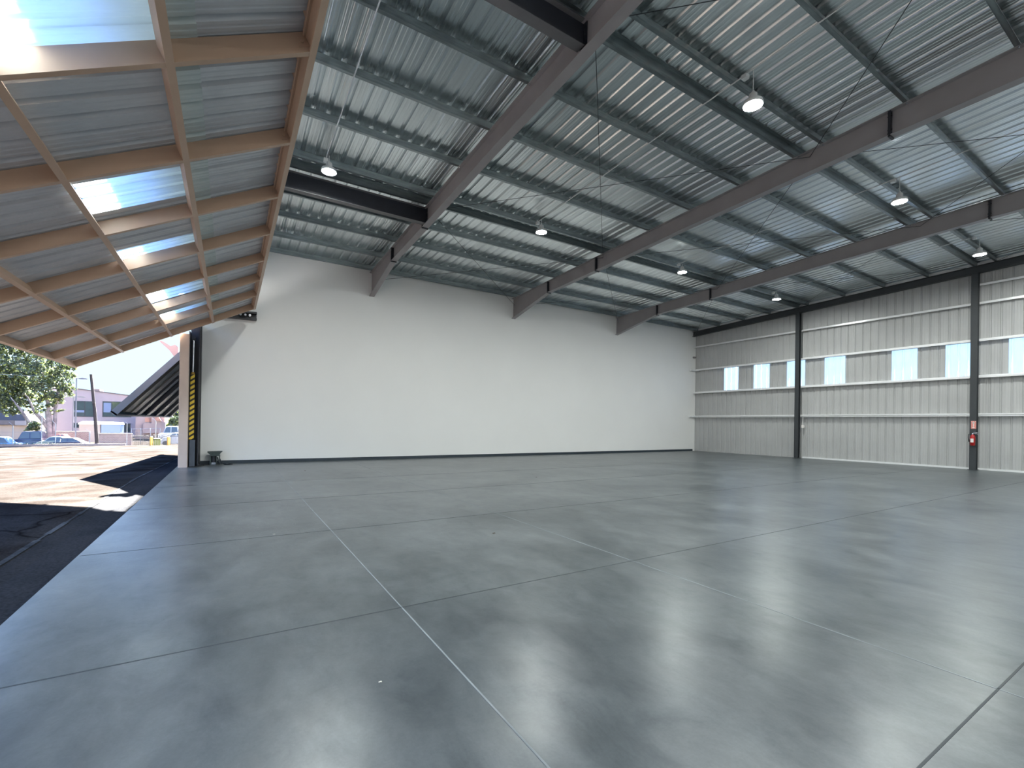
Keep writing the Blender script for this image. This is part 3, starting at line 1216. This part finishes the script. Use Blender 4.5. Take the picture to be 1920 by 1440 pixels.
# ------------------------------------------------------------------ neighbouring door
ntx = atan2(1.185, 1)
nux, nuz = cos(ntx), sin(ntx)
nnx, nnz = -sin(ntx), cos(ntx)
NOX, NOZ = -3.12, 1.62
NY0, NY1 = 19.3, 37.0


def np_(s, y, h):
    return (NOX + s * nux + h * nnx, y, NOZ + s * nuz + h * nnz)


def nbox(m, s0, s1, y0, y1, h0, h1):
    m.hexa([np_(s0, y0, h0), np_(s1, y0, h0), np_(s1, y1, h0), np_(s0, y1, h0),
            np_(s0, y0, h1), np_(s1, y0, h1), np_(s1, y1, h1), np_(s0, y1, h1)])


nd = D.objects.new('door_2', None)
COL.objects.link(nd)
nd.location = np_(2.5, 19.3, 0)
nd['kind'] = 'structure'
nd['label'] = 'neighbouring hangar door tilted open steeply, dark ribbed underside'
bpy.context.view_layer.update()
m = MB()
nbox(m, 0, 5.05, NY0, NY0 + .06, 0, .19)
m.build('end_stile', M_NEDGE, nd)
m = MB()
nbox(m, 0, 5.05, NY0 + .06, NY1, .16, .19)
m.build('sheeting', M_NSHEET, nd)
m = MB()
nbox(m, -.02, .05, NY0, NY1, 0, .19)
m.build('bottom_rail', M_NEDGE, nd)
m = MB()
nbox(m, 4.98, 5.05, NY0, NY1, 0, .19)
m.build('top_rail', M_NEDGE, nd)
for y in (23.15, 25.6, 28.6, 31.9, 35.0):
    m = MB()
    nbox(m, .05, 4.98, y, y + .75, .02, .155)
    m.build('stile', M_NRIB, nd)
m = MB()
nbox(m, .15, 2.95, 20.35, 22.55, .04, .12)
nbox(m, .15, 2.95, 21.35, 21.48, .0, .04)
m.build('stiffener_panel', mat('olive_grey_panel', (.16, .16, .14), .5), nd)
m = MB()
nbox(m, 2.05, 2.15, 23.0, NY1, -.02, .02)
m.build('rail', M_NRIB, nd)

# salmon arm above the neighbouring door's edge
m = MB()
A = at(300, 641, 19.6)
B = at(312, 650, 19.6)
Cc = at(316, 664, 19.6)
pl = [(299, 640), (304, 640), (321, 650), (329, 647), (335, 652), (335, 668), (326, 668), (318, 657)]
pp = [at(a, b, 19.6) for a, b in pl]
m.prism([(p.x, p.z) for p in pp], 'y', 19.45, 19.7)
tag(m.build('steel_bracket', M_SALMON), 'salmon painted steel arm above the neighbouring door edge', 'bracket')

# ------------------------------------------------------------------ things outside
# long curb


def curb(pts, name, lab):
    m = MB()
    for (a, b) in zip(pts, pts[1:]):
        a, b = Vector(a), Vector(b)
        m.hexa([(a.x, a.y, a.z), (b.x, b.y, b.z), (b.x, b.y + .3, b.z), (a.x, a.y + .3, a.z),
                (a.x, a.y + .05, a.z + .2), (b.x, b.y + .05, b.z + .2), (b.x, b.y + .3, b.z + .2), (a.x, a.y + .3, a.z + .2)])
    return tag(m.build(name, M_CURB), lab, 'curb')


GZ = zg(0, 62)
yc = 59.5
curb([(-60, yc, zg(0, yc)), (at(235, 830, yc).x, yc, zg(0, yc))], 'concrete_curb', 'long pale concrete curb in front of the parked cars')

# hedge strip
m = MB()
hx0, hx1 = at(-60, 820, 60.6).x, at(112, 820, 60.6).x
n = 40
for i in range(n):
    xa2 = hx0 + (hx1 - hx0) * i / n
    w = (hx1 - hx0) / n
    h = .80 + .12 * random.random()
    m.lathe([(w * .45, 0), (w * .75, h * .5), (w * .4, h)], (xa2 + w / 2, 60.7 + .1 * random.random(), GZ), n=7)
tag(m.build('low_hedge', M_HEDGE), 'low dark green hedge strip before the parked cars', 'hedge')


def car(label, x0, x1, Y, H, paint, kind='sedan', group='parked cars', flip=False):
    """side view car from x0 to x1, nose at x0"""
    Lc = x1 - x0
    W = 1.75
    c = thing('parked_car', label, 'car', ((x0 + x1) / 2, Y + W / 2, GZ), group)
    if kind == 'sedan':
        body = [(0, .30), (.02, .55), (.10, .68), (.28, .75), (.86, .76), (.98, .66), (1, .30)]
        cab = [(.27, .74), (.40, .97), (.50, 1.0), (.70, .99), (.88, .75)]
    elif kind == 'suv':
        body = [(0, .30), (.01, .58), (.04, .64), (.24, .67), (.97, .68), (1, .50), (1, .30)]
        cab = [(.23, .66), (.34, .96), (.42, 1.0), (.92, 1.0), (.98, .67)]
    else:  # pickup
        body = [(0, .30), (.01, .56), (.04, .62), (.22, .66), (.98, .66), (1, .6), (1, .30)]
        cab = [(.22, .65), (.32, .96), (.38, 1.0), (.62, 1.0), (.68, .65)]
    bb = .16 * 1.45
    fx = (lambda u: x1 - u * Lc) if flip else (lambda u: x0 + u * Lc)
    fz = lambda v: GZ + bb + (v - .30) / .70 * (H - bb)
    pm = mat('car_paint', paint, .25, spec=.6)
    m = MB()
    m.prism([(fx(u), fz(v)) for u, v in body], 'y', Y, Y + W)
    m.build('body', pm, c, bevel=.06)
    # cabin, narrower than the body
    m = MB()
    z0c = [(fx(u), fz(v)) for u, v in cab]
    nn = len(z0c)
    vs = [(p[0], Y + (.06 if q in (0, nn - 1) else .22), p[1]) for q, p in enumerate(z0c)] + \
         [(p[0], Y + W - (.06 if q in (0, nn - 1) else .22), p[1]) for q, p in enumerate(z0c)]
    m.add(vs, [tuple(range(nn))[::-1], tuple(range(nn, 2 * nn))] + [(i, (i + 1) % nn, nn + (i + 1) % nn, nn + i) for i in range(nn)])
    m.build('cabin', pm, c, bevel=.04)
    cx = sum(p[0] for p in z0c) / nn
    czm = fz(.74)
    gp = [(cx + (px - cx) * .88, czm + (pz - czm) * .80 + .03) for px, pz in z0c]
    mid = .5 * (min(p[0] for p in gp) + max(p[0] for p in gp))
    for lo, hi in ((-1e9, mid - .05), (mid + .05, 1e9)):
        q = [(min(max(px, lo), hi), pz) for px, pz in gp]
        sl = [.17 * max(0, (pz - fz(.7)) / (fz(1) - fz(.7))) for px, pz in q]
        m = MB()
        m.add([(px, Y + .03 + e_, pz) for (px, pz), e_ in zip(q, sl)], [tuple(range(nn))[::-1]])
        m.build('window_glass', M_CARGLASS, c)
        m = MB()
        m.add([(px, Y + W - .03 - e_, pz) for (px, pz), e_ in zip(q, sl)], [tuple(range(nn))])
        m.build('window_glass', M_CARGLASS, c)
    for u in (.19, .80):
        for yy in (Y - .01, Y + W - .19):
            m = MB()
            m.tube((fx(u), yy, GZ + .32), (fx(u), yy + .2, GZ + .32), .32, n=18, smooth=False)
            m.tube((fx(u), yy - .006, GZ + .32), (fx(u), yy + .206, GZ + .32), .17, n=12, smooth=False)
            m.build('wheel', M_TYRE, c)
    for yy in (Y + .12, Y + W - .42):
        m = MB()
        m.box((fx(0) - .02, yy, fz(.52)), (fx(0) + .03, yy + .3, fz(.60)))
        m.build('headlight', M_SIGNW, c)
    return c


X = lambda px, Y: at(px, 815, Y).x
Z = lambda py, px, Y: at(px, py, Y).z
car('light blue car at the left picture edge behind the hedge', X(-55, 62), X(40, 62), 62, 1.45, (.10, .20, .34), 'suv', flip=True)
car('dark blue pickup with pale windows behind the light blue car', X(18, 65.9), X(80, 65.9), 65.9, 1.92, (.02, .03, .07), 'suv')
car('red car half hidden behind the pale car', X(85, 66.0), X(132, 66.0), 66.0, 1.62, (.30, .06, .05), 'sedan')
car('pale cream car between the red car and the dark sedan', X(62, 63.9), X(134, 63.9), 63.9, 1.44, (.26, .28, .21), 'sedan')
car('dark navy sedan parked in front of the brick wall', X(74, 61.8), X(163, 61.8), 61.8, 1.36, (.012, .017, .04), 'sedan')
car('white car behind the iron fence beside the tan post', X(301, 72), X(352, 72), 72, 1.63, (.30, .31, .33), 'sedan')
car('white van farther behind the iron fence', X(296, 84), X(336, 84), 84, 2.3, (.30, .31, .33), 'suv')

# brick wall with cap
for (pxa, pxb, Y, pt, lab) in ((76, 168, 72, 810, 'long low brick wall behind the parked cars'), (178, 247, 66, 814, 'brick wall section right of the wooden pole')):
    xa3, xb3 = X(pxa, Y), X(pxb, Y)
    t = thing('brick_wall', lab, 'brick wall', ((xa3 + xb3) / 2, Y, GZ))
    zt_ = Z(pt, (pxa + pxb) / 2, Y)
    m = MB()
    m.box((xa3, Y, GZ - .05), (xb3, Y + .25, zt_))
    m.build('brickwork', M_BRICK, t)
    m = MB()
    m.box((xa3 - .03, Y - .04, zt_), (xb3 + .03, Y + .29, zt_ + .08))
    m.build('cap', M_CURB, t)

# chain link fence posts and wires
cf = thing('chain_link_fence', 'grey chain link fence posts with angled tops along the parking lot', 'fence', (X(168, 61), 61, GZ))
for px, top in ((24, 798), (78, 783), (104, 795), (168, 811), (238, 794), (292, 790)):
    m = MB()
    x = X(px, 61.2)
    ztp = Z(top, px, 61.2)
    m.tube((x, 61.2, GZ - .02), (x, 61.2, ztp), .06 if px == 168 else .035, n=8)
    m.tube((x, 61.2, ztp), (x - .28, 61.2, ztp + .35), .02, n=6)
    m.build('post', M_FENCE, cf)
for k, h in enumerate((1.95, 1.0)):
    m = MB()
    m.tube((X(-60, 61.2), 61.2, GZ + h), (X(292, 61.2), 61.2, GZ + h), .010, n=5)
    m.build('wire', M_FENCE, cf)

# iron fence on the right
fe = thing('iron_fence', 'black iron picket fence right of the brick wall', 'fence', (X(280, 66.5), 66.5, GZ))
xa4, xb4 = X(248, 66.5), X(345, 66.5)
ztf = Z(815, 280, 66.5)
n = 56
for i in range(n + 1):
    x = xa4 + (xb4 - xa4) * i / n
    m = MB()
    m.box((x - .015, 66.5, GZ), (x + .015, 66.53, ztf))
    m.build('picket', M_IRON, fe)
for za_ in (ztf - .2, GZ + .15):
    m = MB()
    m.box((xa4, 66.49, za_), (xb4, 66.54, za_ + .06))
    m.build('rail', M_IRON, fe)
# taller thin fence farther behind
fe = thing('thin_wire_fence', 'tall thin wire fence in front of the peach annex', 'fence', (X(270, 78), 78, GZ))
for px in (246, 264, 282, 300):
    m = MB()
    m.tube((X(px, 78), 78, GZ), (X(px, 78), 78, Z(803, px, 78)), .04, n=6)
    m.build('post', M_FENCE, fe)
m = MB()
m.tube((X(246, 78), 78, Z(804.5, 246, 78)), (X(300, 78), 78, Z(803, 300, 78)), .03, n=5)
m.build('rail', M_FENCE, fe)

G0 = zg(0, 59.8)
# yellow bollards and barrier
for px, lab in ((284, 'yellow bollard left of the yellow green barrier'), (316.5, 'yellow bollard beside the tan post, right of the barrier')):
    m = MB()
    Yb = 59.9
    zt2 = Z(819, px, Yb)
    m.lathe([(.14, 0), (.14, zt2 - G0 - .06), (.11, zt2 - G0 - .01), (.03, zt2 - G0 + .02)], (X(px, Yb), Yb, G0), n=14)
    tag(m.build('bollard', M_YEL), lab, 'bollard', 'yellow bollards')
b_ = thing('road_barrier', 'small yellow green barrier between the two bollards', 'barrier', (X(295, 59.8), 59.8, G0))
m = MB()
m.box((X(289, 59.8), 59.7, Z(823, 290, 59.8) - .1), (X(301, 59.8), 59.85, Z(823, 290, 59.8) + .05))
m.build('board', M_BARRIER, b_)
for px in (290, 293.5, 297, 300):
    m = MB()
    m.box((X(px, 59.8) - .06, 59.7, G0), (X(px, 59.8) + .06, 59.8, Z(824, px, 59.8)))
    m.build('leg', M_BARRIER, b_)

# trailer / office container
t = thing('site_trailer', 'long pale trailer with blue right half behind the brick wall', 'trailer', (X(188, 76), 76, GZ))
Yt = 76
m = MB()
m.box((X(148, Yt), Yt, GZ + .4), (X(188, Yt), Yt + 2.5, Z(796, 170, Yt)))
m.build('white_half', M_CONT_W, t)
m = MB()
m.box((X(189.5, Yt), Yt, GZ + .4), (X(225, Yt), Yt + 2.5, Z(796, 200, Yt)))
m.build('blue_half', M_CONT_B, t)
m = MB()
xl, xr_ = X(146, Yt), X(226, Yt)
zr = Z(796, 186, Yt)
m.prism([(xl, zr), (xr_, zr), (xr_ - .1, zr + .28), (xl + .4, zr + .38), (xl + .05, zr + .2)], 'y', Yt - .15, Yt + 2.6)
m.build('roof', M_BASETRIM, t)
for px in (150, 188, 223):
    m = MB()
    m.box((X(px, Yt) - .1, Yt + .2, GZ), (X(px, Yt) + .1, Yt + 2.2, GZ + .42))
    m.build('support', M_IRON, t)

# pink two-storey office building
Yb = 104
GB = GZ
bd = thing('office_building', 'pink stucco two storey office building with wide dark windows', 'building', (X(200, Yb), Yb, GB))


def XX(px):
    return at(px, 780, Yb).x


xl, xr_ = XX(88), XX(262)
ztL, ztR = Z(729, 140, Yb), Z(741, 240, Yb)
m = MB()
m.hexa([(xl, Yb, GB - .1), (xr_, Yb, GB - .1), (xr_, Yb + 14, GB - .1), (xl, Yb + 14, GB - .1),
        (xl, Yb, ztL + .5), (xr_, Yb, ztR - .2), (xr_, Yb + 14, ztR - .2), (xl, Yb + 14, ztL + .5)])
m.build('walls', M_PINK, bd)
m = MB()
m.hexa([(xl - .1, Yb - .12, ztL + .38), (xr_ + .1, Yb - .12, ztR - .32), (xr_ + .1, Yb + .2, ztR - .32), (xl - .1, Yb + .2, ztL + .38),
        (xl - .1, Yb - .12, ztL + .55), (xr_ + .1, Yb - .12, ztR - .15), (xr_ + .1, Yb + .2, ztR - .15), (xl - .1, Yb + .2, ztL + .55)])
m.build('parapet_cap', M_CURB, bd)
m = MB()
m.box((XX(161), Yb + 3, ztL - .3), (XX(178), Yb + 6, Z(727.5, 170, Yb)))
m.build('rooftop_unit', M_CURB, bd)


def window(pa, pb, ya, yb, blind=None, mull=()):
    x0, x1 = XX(pa), XX(pb)
    z0, z1 = Z(yb, (pa + pb) / 2, Yb), Z(ya, (pa + pb) / 2, Yb)
    m = MB()
    t_ = .09
    m.box((x0, Yb - .05, z0), (x1, Yb + .02, z0 + t_))
    m.box((x0, Yb - .05, z1 - t_), (x1, Yb + .02, z1))
    for x in [x0, x1 - t_] + [XX(q) for q in mull]:
        m.box((x, Yb - .05, z0), (x + t_, Yb + .02, z1))
    w = m.build('window', M_FRAMEM, bd)
    m = MB()
    m.box((x0 + .05, Yb - .02, z0 + .05), (x1 - .05, Yb - .005, z1 - .05))
    m.build('pane', M_GLASS, w)
    for (ba, bb, bya, byb) in (blind or []):
        m = MB()
        m.box((XX(ba), Yb - .03, Z(byb, ba, Yb)), (XX(bb), Yb - .021, Z(bya, ba, Yb)))
        m.build('blind', M_BLIND, w)


window(138, 176, 752, 781.5, [(140, 158, 769, 773)], (158,))
window(192, 246, 753, 782, [(194, 208, 755, 773)], (208.5, 228))
window(137, 149, 793, 802)
window(226, 245, 794, 811, None, (236,))

# peach annex with terracotta slope
an = thing('annex_building', 'peach stucco annex with small window right of the office building', 'building', (X(285, 96), 96, GB))
Ya = 96
m = MB()
m.box((at(254, 800, Ya).x, Ya, GB - .1), (at(308, 800, Ya).x, Ya + 9, Z(780, 280, Ya)))
m.build('walls', M_PEACH, an)
m = MB()
q = [at(284, 776, Ya - 1), at(292, 776, Ya - 1), at(304, 791, Ya - 1), at(310, 791, Ya - 1), at(310, 812, Ya - 1), at(268, 812, Ya - 1), at(268, 794, Ya - 1), at(284, 794, Ya - 1)]
m.prism([(p.x, p.z) for p in q], 'y', Ya - 1, Ya - .01)
m.build('front_bay', M_PEACH, an)
m = MB()
q = [at(291, 779, Ya - 1.3), at(296, 779, Ya - 1.3), at(303, 790, Ya - 1.3), at(291, 788, Ya - 1.3)]
m.prism([(p.x, p.z) for p in q], 'y', Ya - 1.3, Ya - 1.01)
m.build('roof', M_PEACHR, an)
m = MB()
a_, b2 = at(272, 783, Ya), at(284, 791, Ya)
m.box((a_.x, Ya - .06, b2.z), (b2.x, Ya - .002, a_.z))
m.build('window', M_PEACHR, an)
m = MB()
a_, b2 = at(242, 794, Ya), at(256, 812, Ya)

# low tan building with dark carport roof at far left
lb = thing('low_building', 'low tan building with dark roof behind the big tree', 'building', (X(10, 88), 88, GB))
Yl = 88
m = MB()
m.box((at(-160, 800, Yl).x, Yl, GB - .1), (at(62, 800, Yl).x, Yl + 9, Z(797, 20, Yl)))
m.build('walls', M_TANWALL, lb)
m = MB()
a_, b2 = at(-160, 787, Yl), at(62, 797, Yl)
m.box((a_.x, Yl - .4, Z(796.5, 20, Yl)), (b2.x, Yl + 9, Z(788, 20, Yl)))
m.build('fascia', M_CURB, lb)
m = MB()
m.prism([(at(-160, 788, Yl).x, Z(788, 20, Yl)), (at(50, 788, Yl).x, Z(788, 20, Yl)), (at(38, 770, Yl).x, Z(770, 20, Yl)), (at(-160, 770, Yl).x, Z(768, 20, Yl))], 'y', Yl, Yl + 8)
m.build('roof', M_DARKROOF, lb)
m = MB()
a_, b2 = at(31, 789, Yl), at(52, 797.5, Yl)
m.box((a_.x, Yl - .55, b2.z), (b2.x, Yl - .41, a_.z))
m.build('sign_board', M_CONT_W, lb, 'pale blank board')

# wooden utility pole
Yp = 60.06
m = MB()
m.path([at(182, 833, Yp), at(178, 775, Yp), at(170.5, 702, Yp)], [.15, .125, .10], n=10)
wp = tag(m.build('utility_pole', M_WOODPOLE), 'leaning dark wooden utility pole before the pink building', 'pole')
m = MB()
m.box((at(175, 757, Yp).x - .05, Yp - .25, at(175, 757, Yp).z), (at(179, 757, Yp).x, Yp - .1, at(175, 752, Yp).z))
m.build('pole_box', M_WOODPOLE, wp)
# street lamps
for (px, pt, a1, Ys, lab) in ((138, 743.5, 157, 80, 'thin street lamp in front of the pink building windows'),
                             (143.5, 709, 162, 66.5, 'taller street lamp with its pole behind the tree leaves')):
    s_ = thing('street_lamp', lab, 'street lamp', (at(px, 800, Ys).x, Ys, GZ), 'street lamps')
    top = at(px, pt, Ys)
    m = MB()
    m.tube((top.x, Ys, GZ), (top.x, Ys, top.z), .075, .05, n=8)
    m.build('pole', M_POLE, s_)
    e = at(a1, pt + 1.5, Ys)
    m = MB()
    m.tube((top.x, Ys, top.z - .03), (e.x, Ys, top.z), .03, n=6)
    m.build('arm', M_POLE, s_)
    m = MB()
    m.prism([(e.x - .7, top.z - .02), (e.x - .5, top.z - .10), (e.x, top.z - .10), (e.x + .15, top.z), (e.x - .3, top.z + .06)], 'y', Ys - .12, Ys + .12)
    m.build('lamp_head', M_POLE, s_)
# overhead wire
m = MB()
m.path([at(-80, 700, 56), at(0, 702, 56.5), at(72, 705, 57)], .012, n=5)
tag(m.build('overhead_wire', M_FENCE), 'thin pale overhead wire across the tree', 'wire')


# trees
def tree(name_label, trunk_specs, clusters, n_leaf, size, seed, loc):
    rnd = random.Random(seed)
    t = thing('tree', name_label, 'tree', loc)
    for (pts, rads) in trunk_specs:
        m = MB()
        m.path(pts, rads, n=9)
        m.build('trunk' if rads[0] > .3 else 'branch', M_BARK, t)
    m = MB()
    tot = sum(c[3] ** 2 for c in clusters)
    for (cx, cy, cz, r) in clusters:
        k = int(n_leaf * r * r / tot)
        # sprigs inside the cluster so the crown breaks up into clumps
        sp = []
        for _ in range(max(4, k // 16)):
            d = Vector((rnd.gauss(0, 1), rnd.gauss(0, 1), rnd.gauss(0, 1))).normalized()
            rr = r * (rnd.random() ** .45)
            sp.append(Vector((cx, cy, cz)) + d * rr)
        for i in range(k):
            c = rnd.choice(sp) + Vector((rnd.gauss(0, .22), rnd.gauss(0, .22), rnd.gauss(0, .2))) * min(1, r * .8)
            a = Vector((rnd.gauss(0, 1), rnd.gauss(0, 1), rnd.gauss(0, 1))).normalized()
            b = a.cross(Vector((rnd.gauss(0, 1), rnd.gauss(0, 1), rnd.gauss(0, 1)))).normalized()
            s = size * (.6 + .8 * rnd.random())
            m.add([c - a * s, c - b * s * .5, c + a * s, c + b * s * .5], [(0, 1, 2, 3)])
    m.build('foliage', M_LEAF, t)
    return t


TY = 69.7


def tp(px, py, dy=0):
    return at(px, py, TY + dy)


specs = [([tp(93, 834), tp(94, 812), tp(92, 792), tp(88, 770)], [.42, .30, .25, .17]),
         ([tp(98, 834), tp(100, 815), tp(103, 790), tp(104, 760), tp(108, 730)], [.38, .21, .17, .13, .07]),
         ([tp(92, 806), tp(80, 790), tp(66, 775), tp(52, 745), tp(42, 735)], [.18, .14, .11, .08, .04]),
         ([tp(90, 800), tp(78, 782), tp(60, 768)], [.2, .15, .08]),
         ([tp(94, 792), tp(90, 755), tp(78, 715), tp(84, 690)], [.2, .16, .1, .05]),
         ([tp(102, 770), tp(112, 745), tp(124, 720)], [.14, .1, .05]),
         ([tp(95, 820), tp(60, 800), tp(40, 770, -1), tp(20, 745, -1)], [.2, .18, .12, .05])]
cl = []


def addc(px, py, rpx, dy=0):
    p = tp(px, py, dy)
    s = (p - Vector((0, 0, CAM_H))).dot(fw) / F_PX
    cl.append((p.x, p.y, p.z, rpx * s))


for a in ((15, 640, 30, 0), (50, 650, 28, 1), (85, 665, 22, 0), (10, 690, 26, 0), (42, 692, 26, -1), (72, 690, 22, 0), (105, 690, 18, 0), (125, 690, 11, 0),
          (12, 730, 24, 0), (42, 728, 22, 1), (70, 722, 20, -1), (98, 720, 20, 0), (122, 712, 14, 0), (132, 728, 10, 0), (120, 740, 12, 0), (108, 755, 11, 0),
          (20, 755, 18, 0), (50, 752, 14, 1), (78, 748, 13, 0), (100, 742, 12, -1), (112, 770, 6, 0), (75, 772, 7, -1), (-20, 670, 36, 0), (-25, 730, 34, 0),
          (20, 600, 40, 2), (75, 610, 34, 2), (120, 655, 15, 1), (138, 690, 7, 0), (133, 703, 7, 0),
          (12, 766, 13, 1), (34, 770, 10, 0), (24, 742, 16, 2), (48, 735, 14, 2), (2, 748, 16, 2), (30, 715, 18, 2), (66, 748, 10, 2), (62, 766, 9, 1), (85, 762, 8, 0), (100, 772, 6, 0), (8, 712, 22, 1), (58, 706, 20, 1), (90, 704, 16, 1), (115, 725, 12, 1)):
    addc(*a)
tree('large leafy tree with pale mottled trunks behind the parked cars', specs, cl, 22000, .15, 5, (tp(95, 834).x, TY, GZ))
cl = []
TY = 69.5
for a in ((62, 800, 9, -1), (52, 806, 6, -1), (70, 797, 6, -1)):
    addc(*a)
p0 = tp(62, 822, -1)
tree('small brown green bush left of the tree trunks', [([(p0.x, p0.y, GZ), (p0.x + .1, p0.y, GZ + 1.0), (p0.x, p0.y, GZ + 1.6)], [.08, .06, .03])], cl, 900, .12, 8, (p0.x, p0.y, GZ))
for (TYv, pxs, lab, sd) in ((118, ((318, 782, 16), (305, 786, 12), (330, 778, 16)), 'distant green tree beneath the neighbouring door', 9),
                            (90, ((328, 792, 9), (322, 799, 6)), 'smaller sunlit tree beside the tan post, beyond the cars', 12)):
    TY = TYv
    cl = []
    for a in pxs:
        addc(*a)
    p0 = tp(pxs[0][0], 812)
    tree(lab, [([(p0.x, TY, GZ), (p0.x, TY, (GZ + cl[0][2]) / 2), (cl[0][0], TY, cl[0][2])], [.22, .18, .1])], cl, 2200, .28, sd, (p0.x, TY, GZ))

# ------------------------------------------------------------------ light
SKY_STR = 2.0
wd = D.worlds.new('sky')
SC.world = wd
wd.use_nodes = True
nt = wd.node_tree
bg = nt.nodes['Background']
tcw = nt.nodes.new('ShaderNodeTexCoord')
sep = nt.nodes.new('ShaderNodeSeparateXYZ')
nt.links.new(tcw.outputs['Generated'], sep.inputs[0])
rw = nt.nodes.new('ShaderNodeValToRGB')
cr = rw.color_ramp
cr.elements[0].position = 0.0
cr.elements[0].color = (.262, .335, .39, 1)
cr.elements[1].position = 1.0
cr.elements[1].color = (.17, .36, .90, 1)
e = cr.elements.new(.16)
e.color = (.262, .35, .43, 1)
e = cr.elements.new(.27)
e.color = (.42, .70, 1.25, 1)
e = cr.elements.new(.7)
e.color = (.32, .58, 1.3, 1)
nt.links.new(sep.outputs['Z'], rw.inputs['Fac'])
nt.links.new(rw.outputs['Color'], bg.inputs[0])
bg.inputs[1].default_value = SKY_STR
sd = D.lights.new('sun', 'SUN')
sd.energy = 118
sd.angle = .0093
sd.color = (1.0, .93, .84)
so = D.objects.new('sun', sd)
COL.objects.link(so)
dirv = Vector((-.05, -1.63, -1)).normalized()
so.rotation_euler = dirv.to_track_quat('-Z', 'Y').to_euler()
so.location = (0, 30, 30)

# ------------------------------------------------------------------ colour management
SC.view_settings.view_transform = 'Standard'
SC.view_settings.look = 'None'
SC.view_settings.gamma = 1
SC.view_settings.use_curve_mapping = False
SC.view_settings.exposure = 0.78
SC.cycles.use_denoising = True
SC.cycles.max_bounces = 10
SC.cycles.diffuse_bounces = 6
SC.cycles.glossy_bounces = 5
SC.cycles.sample_clamp_indirect = 12
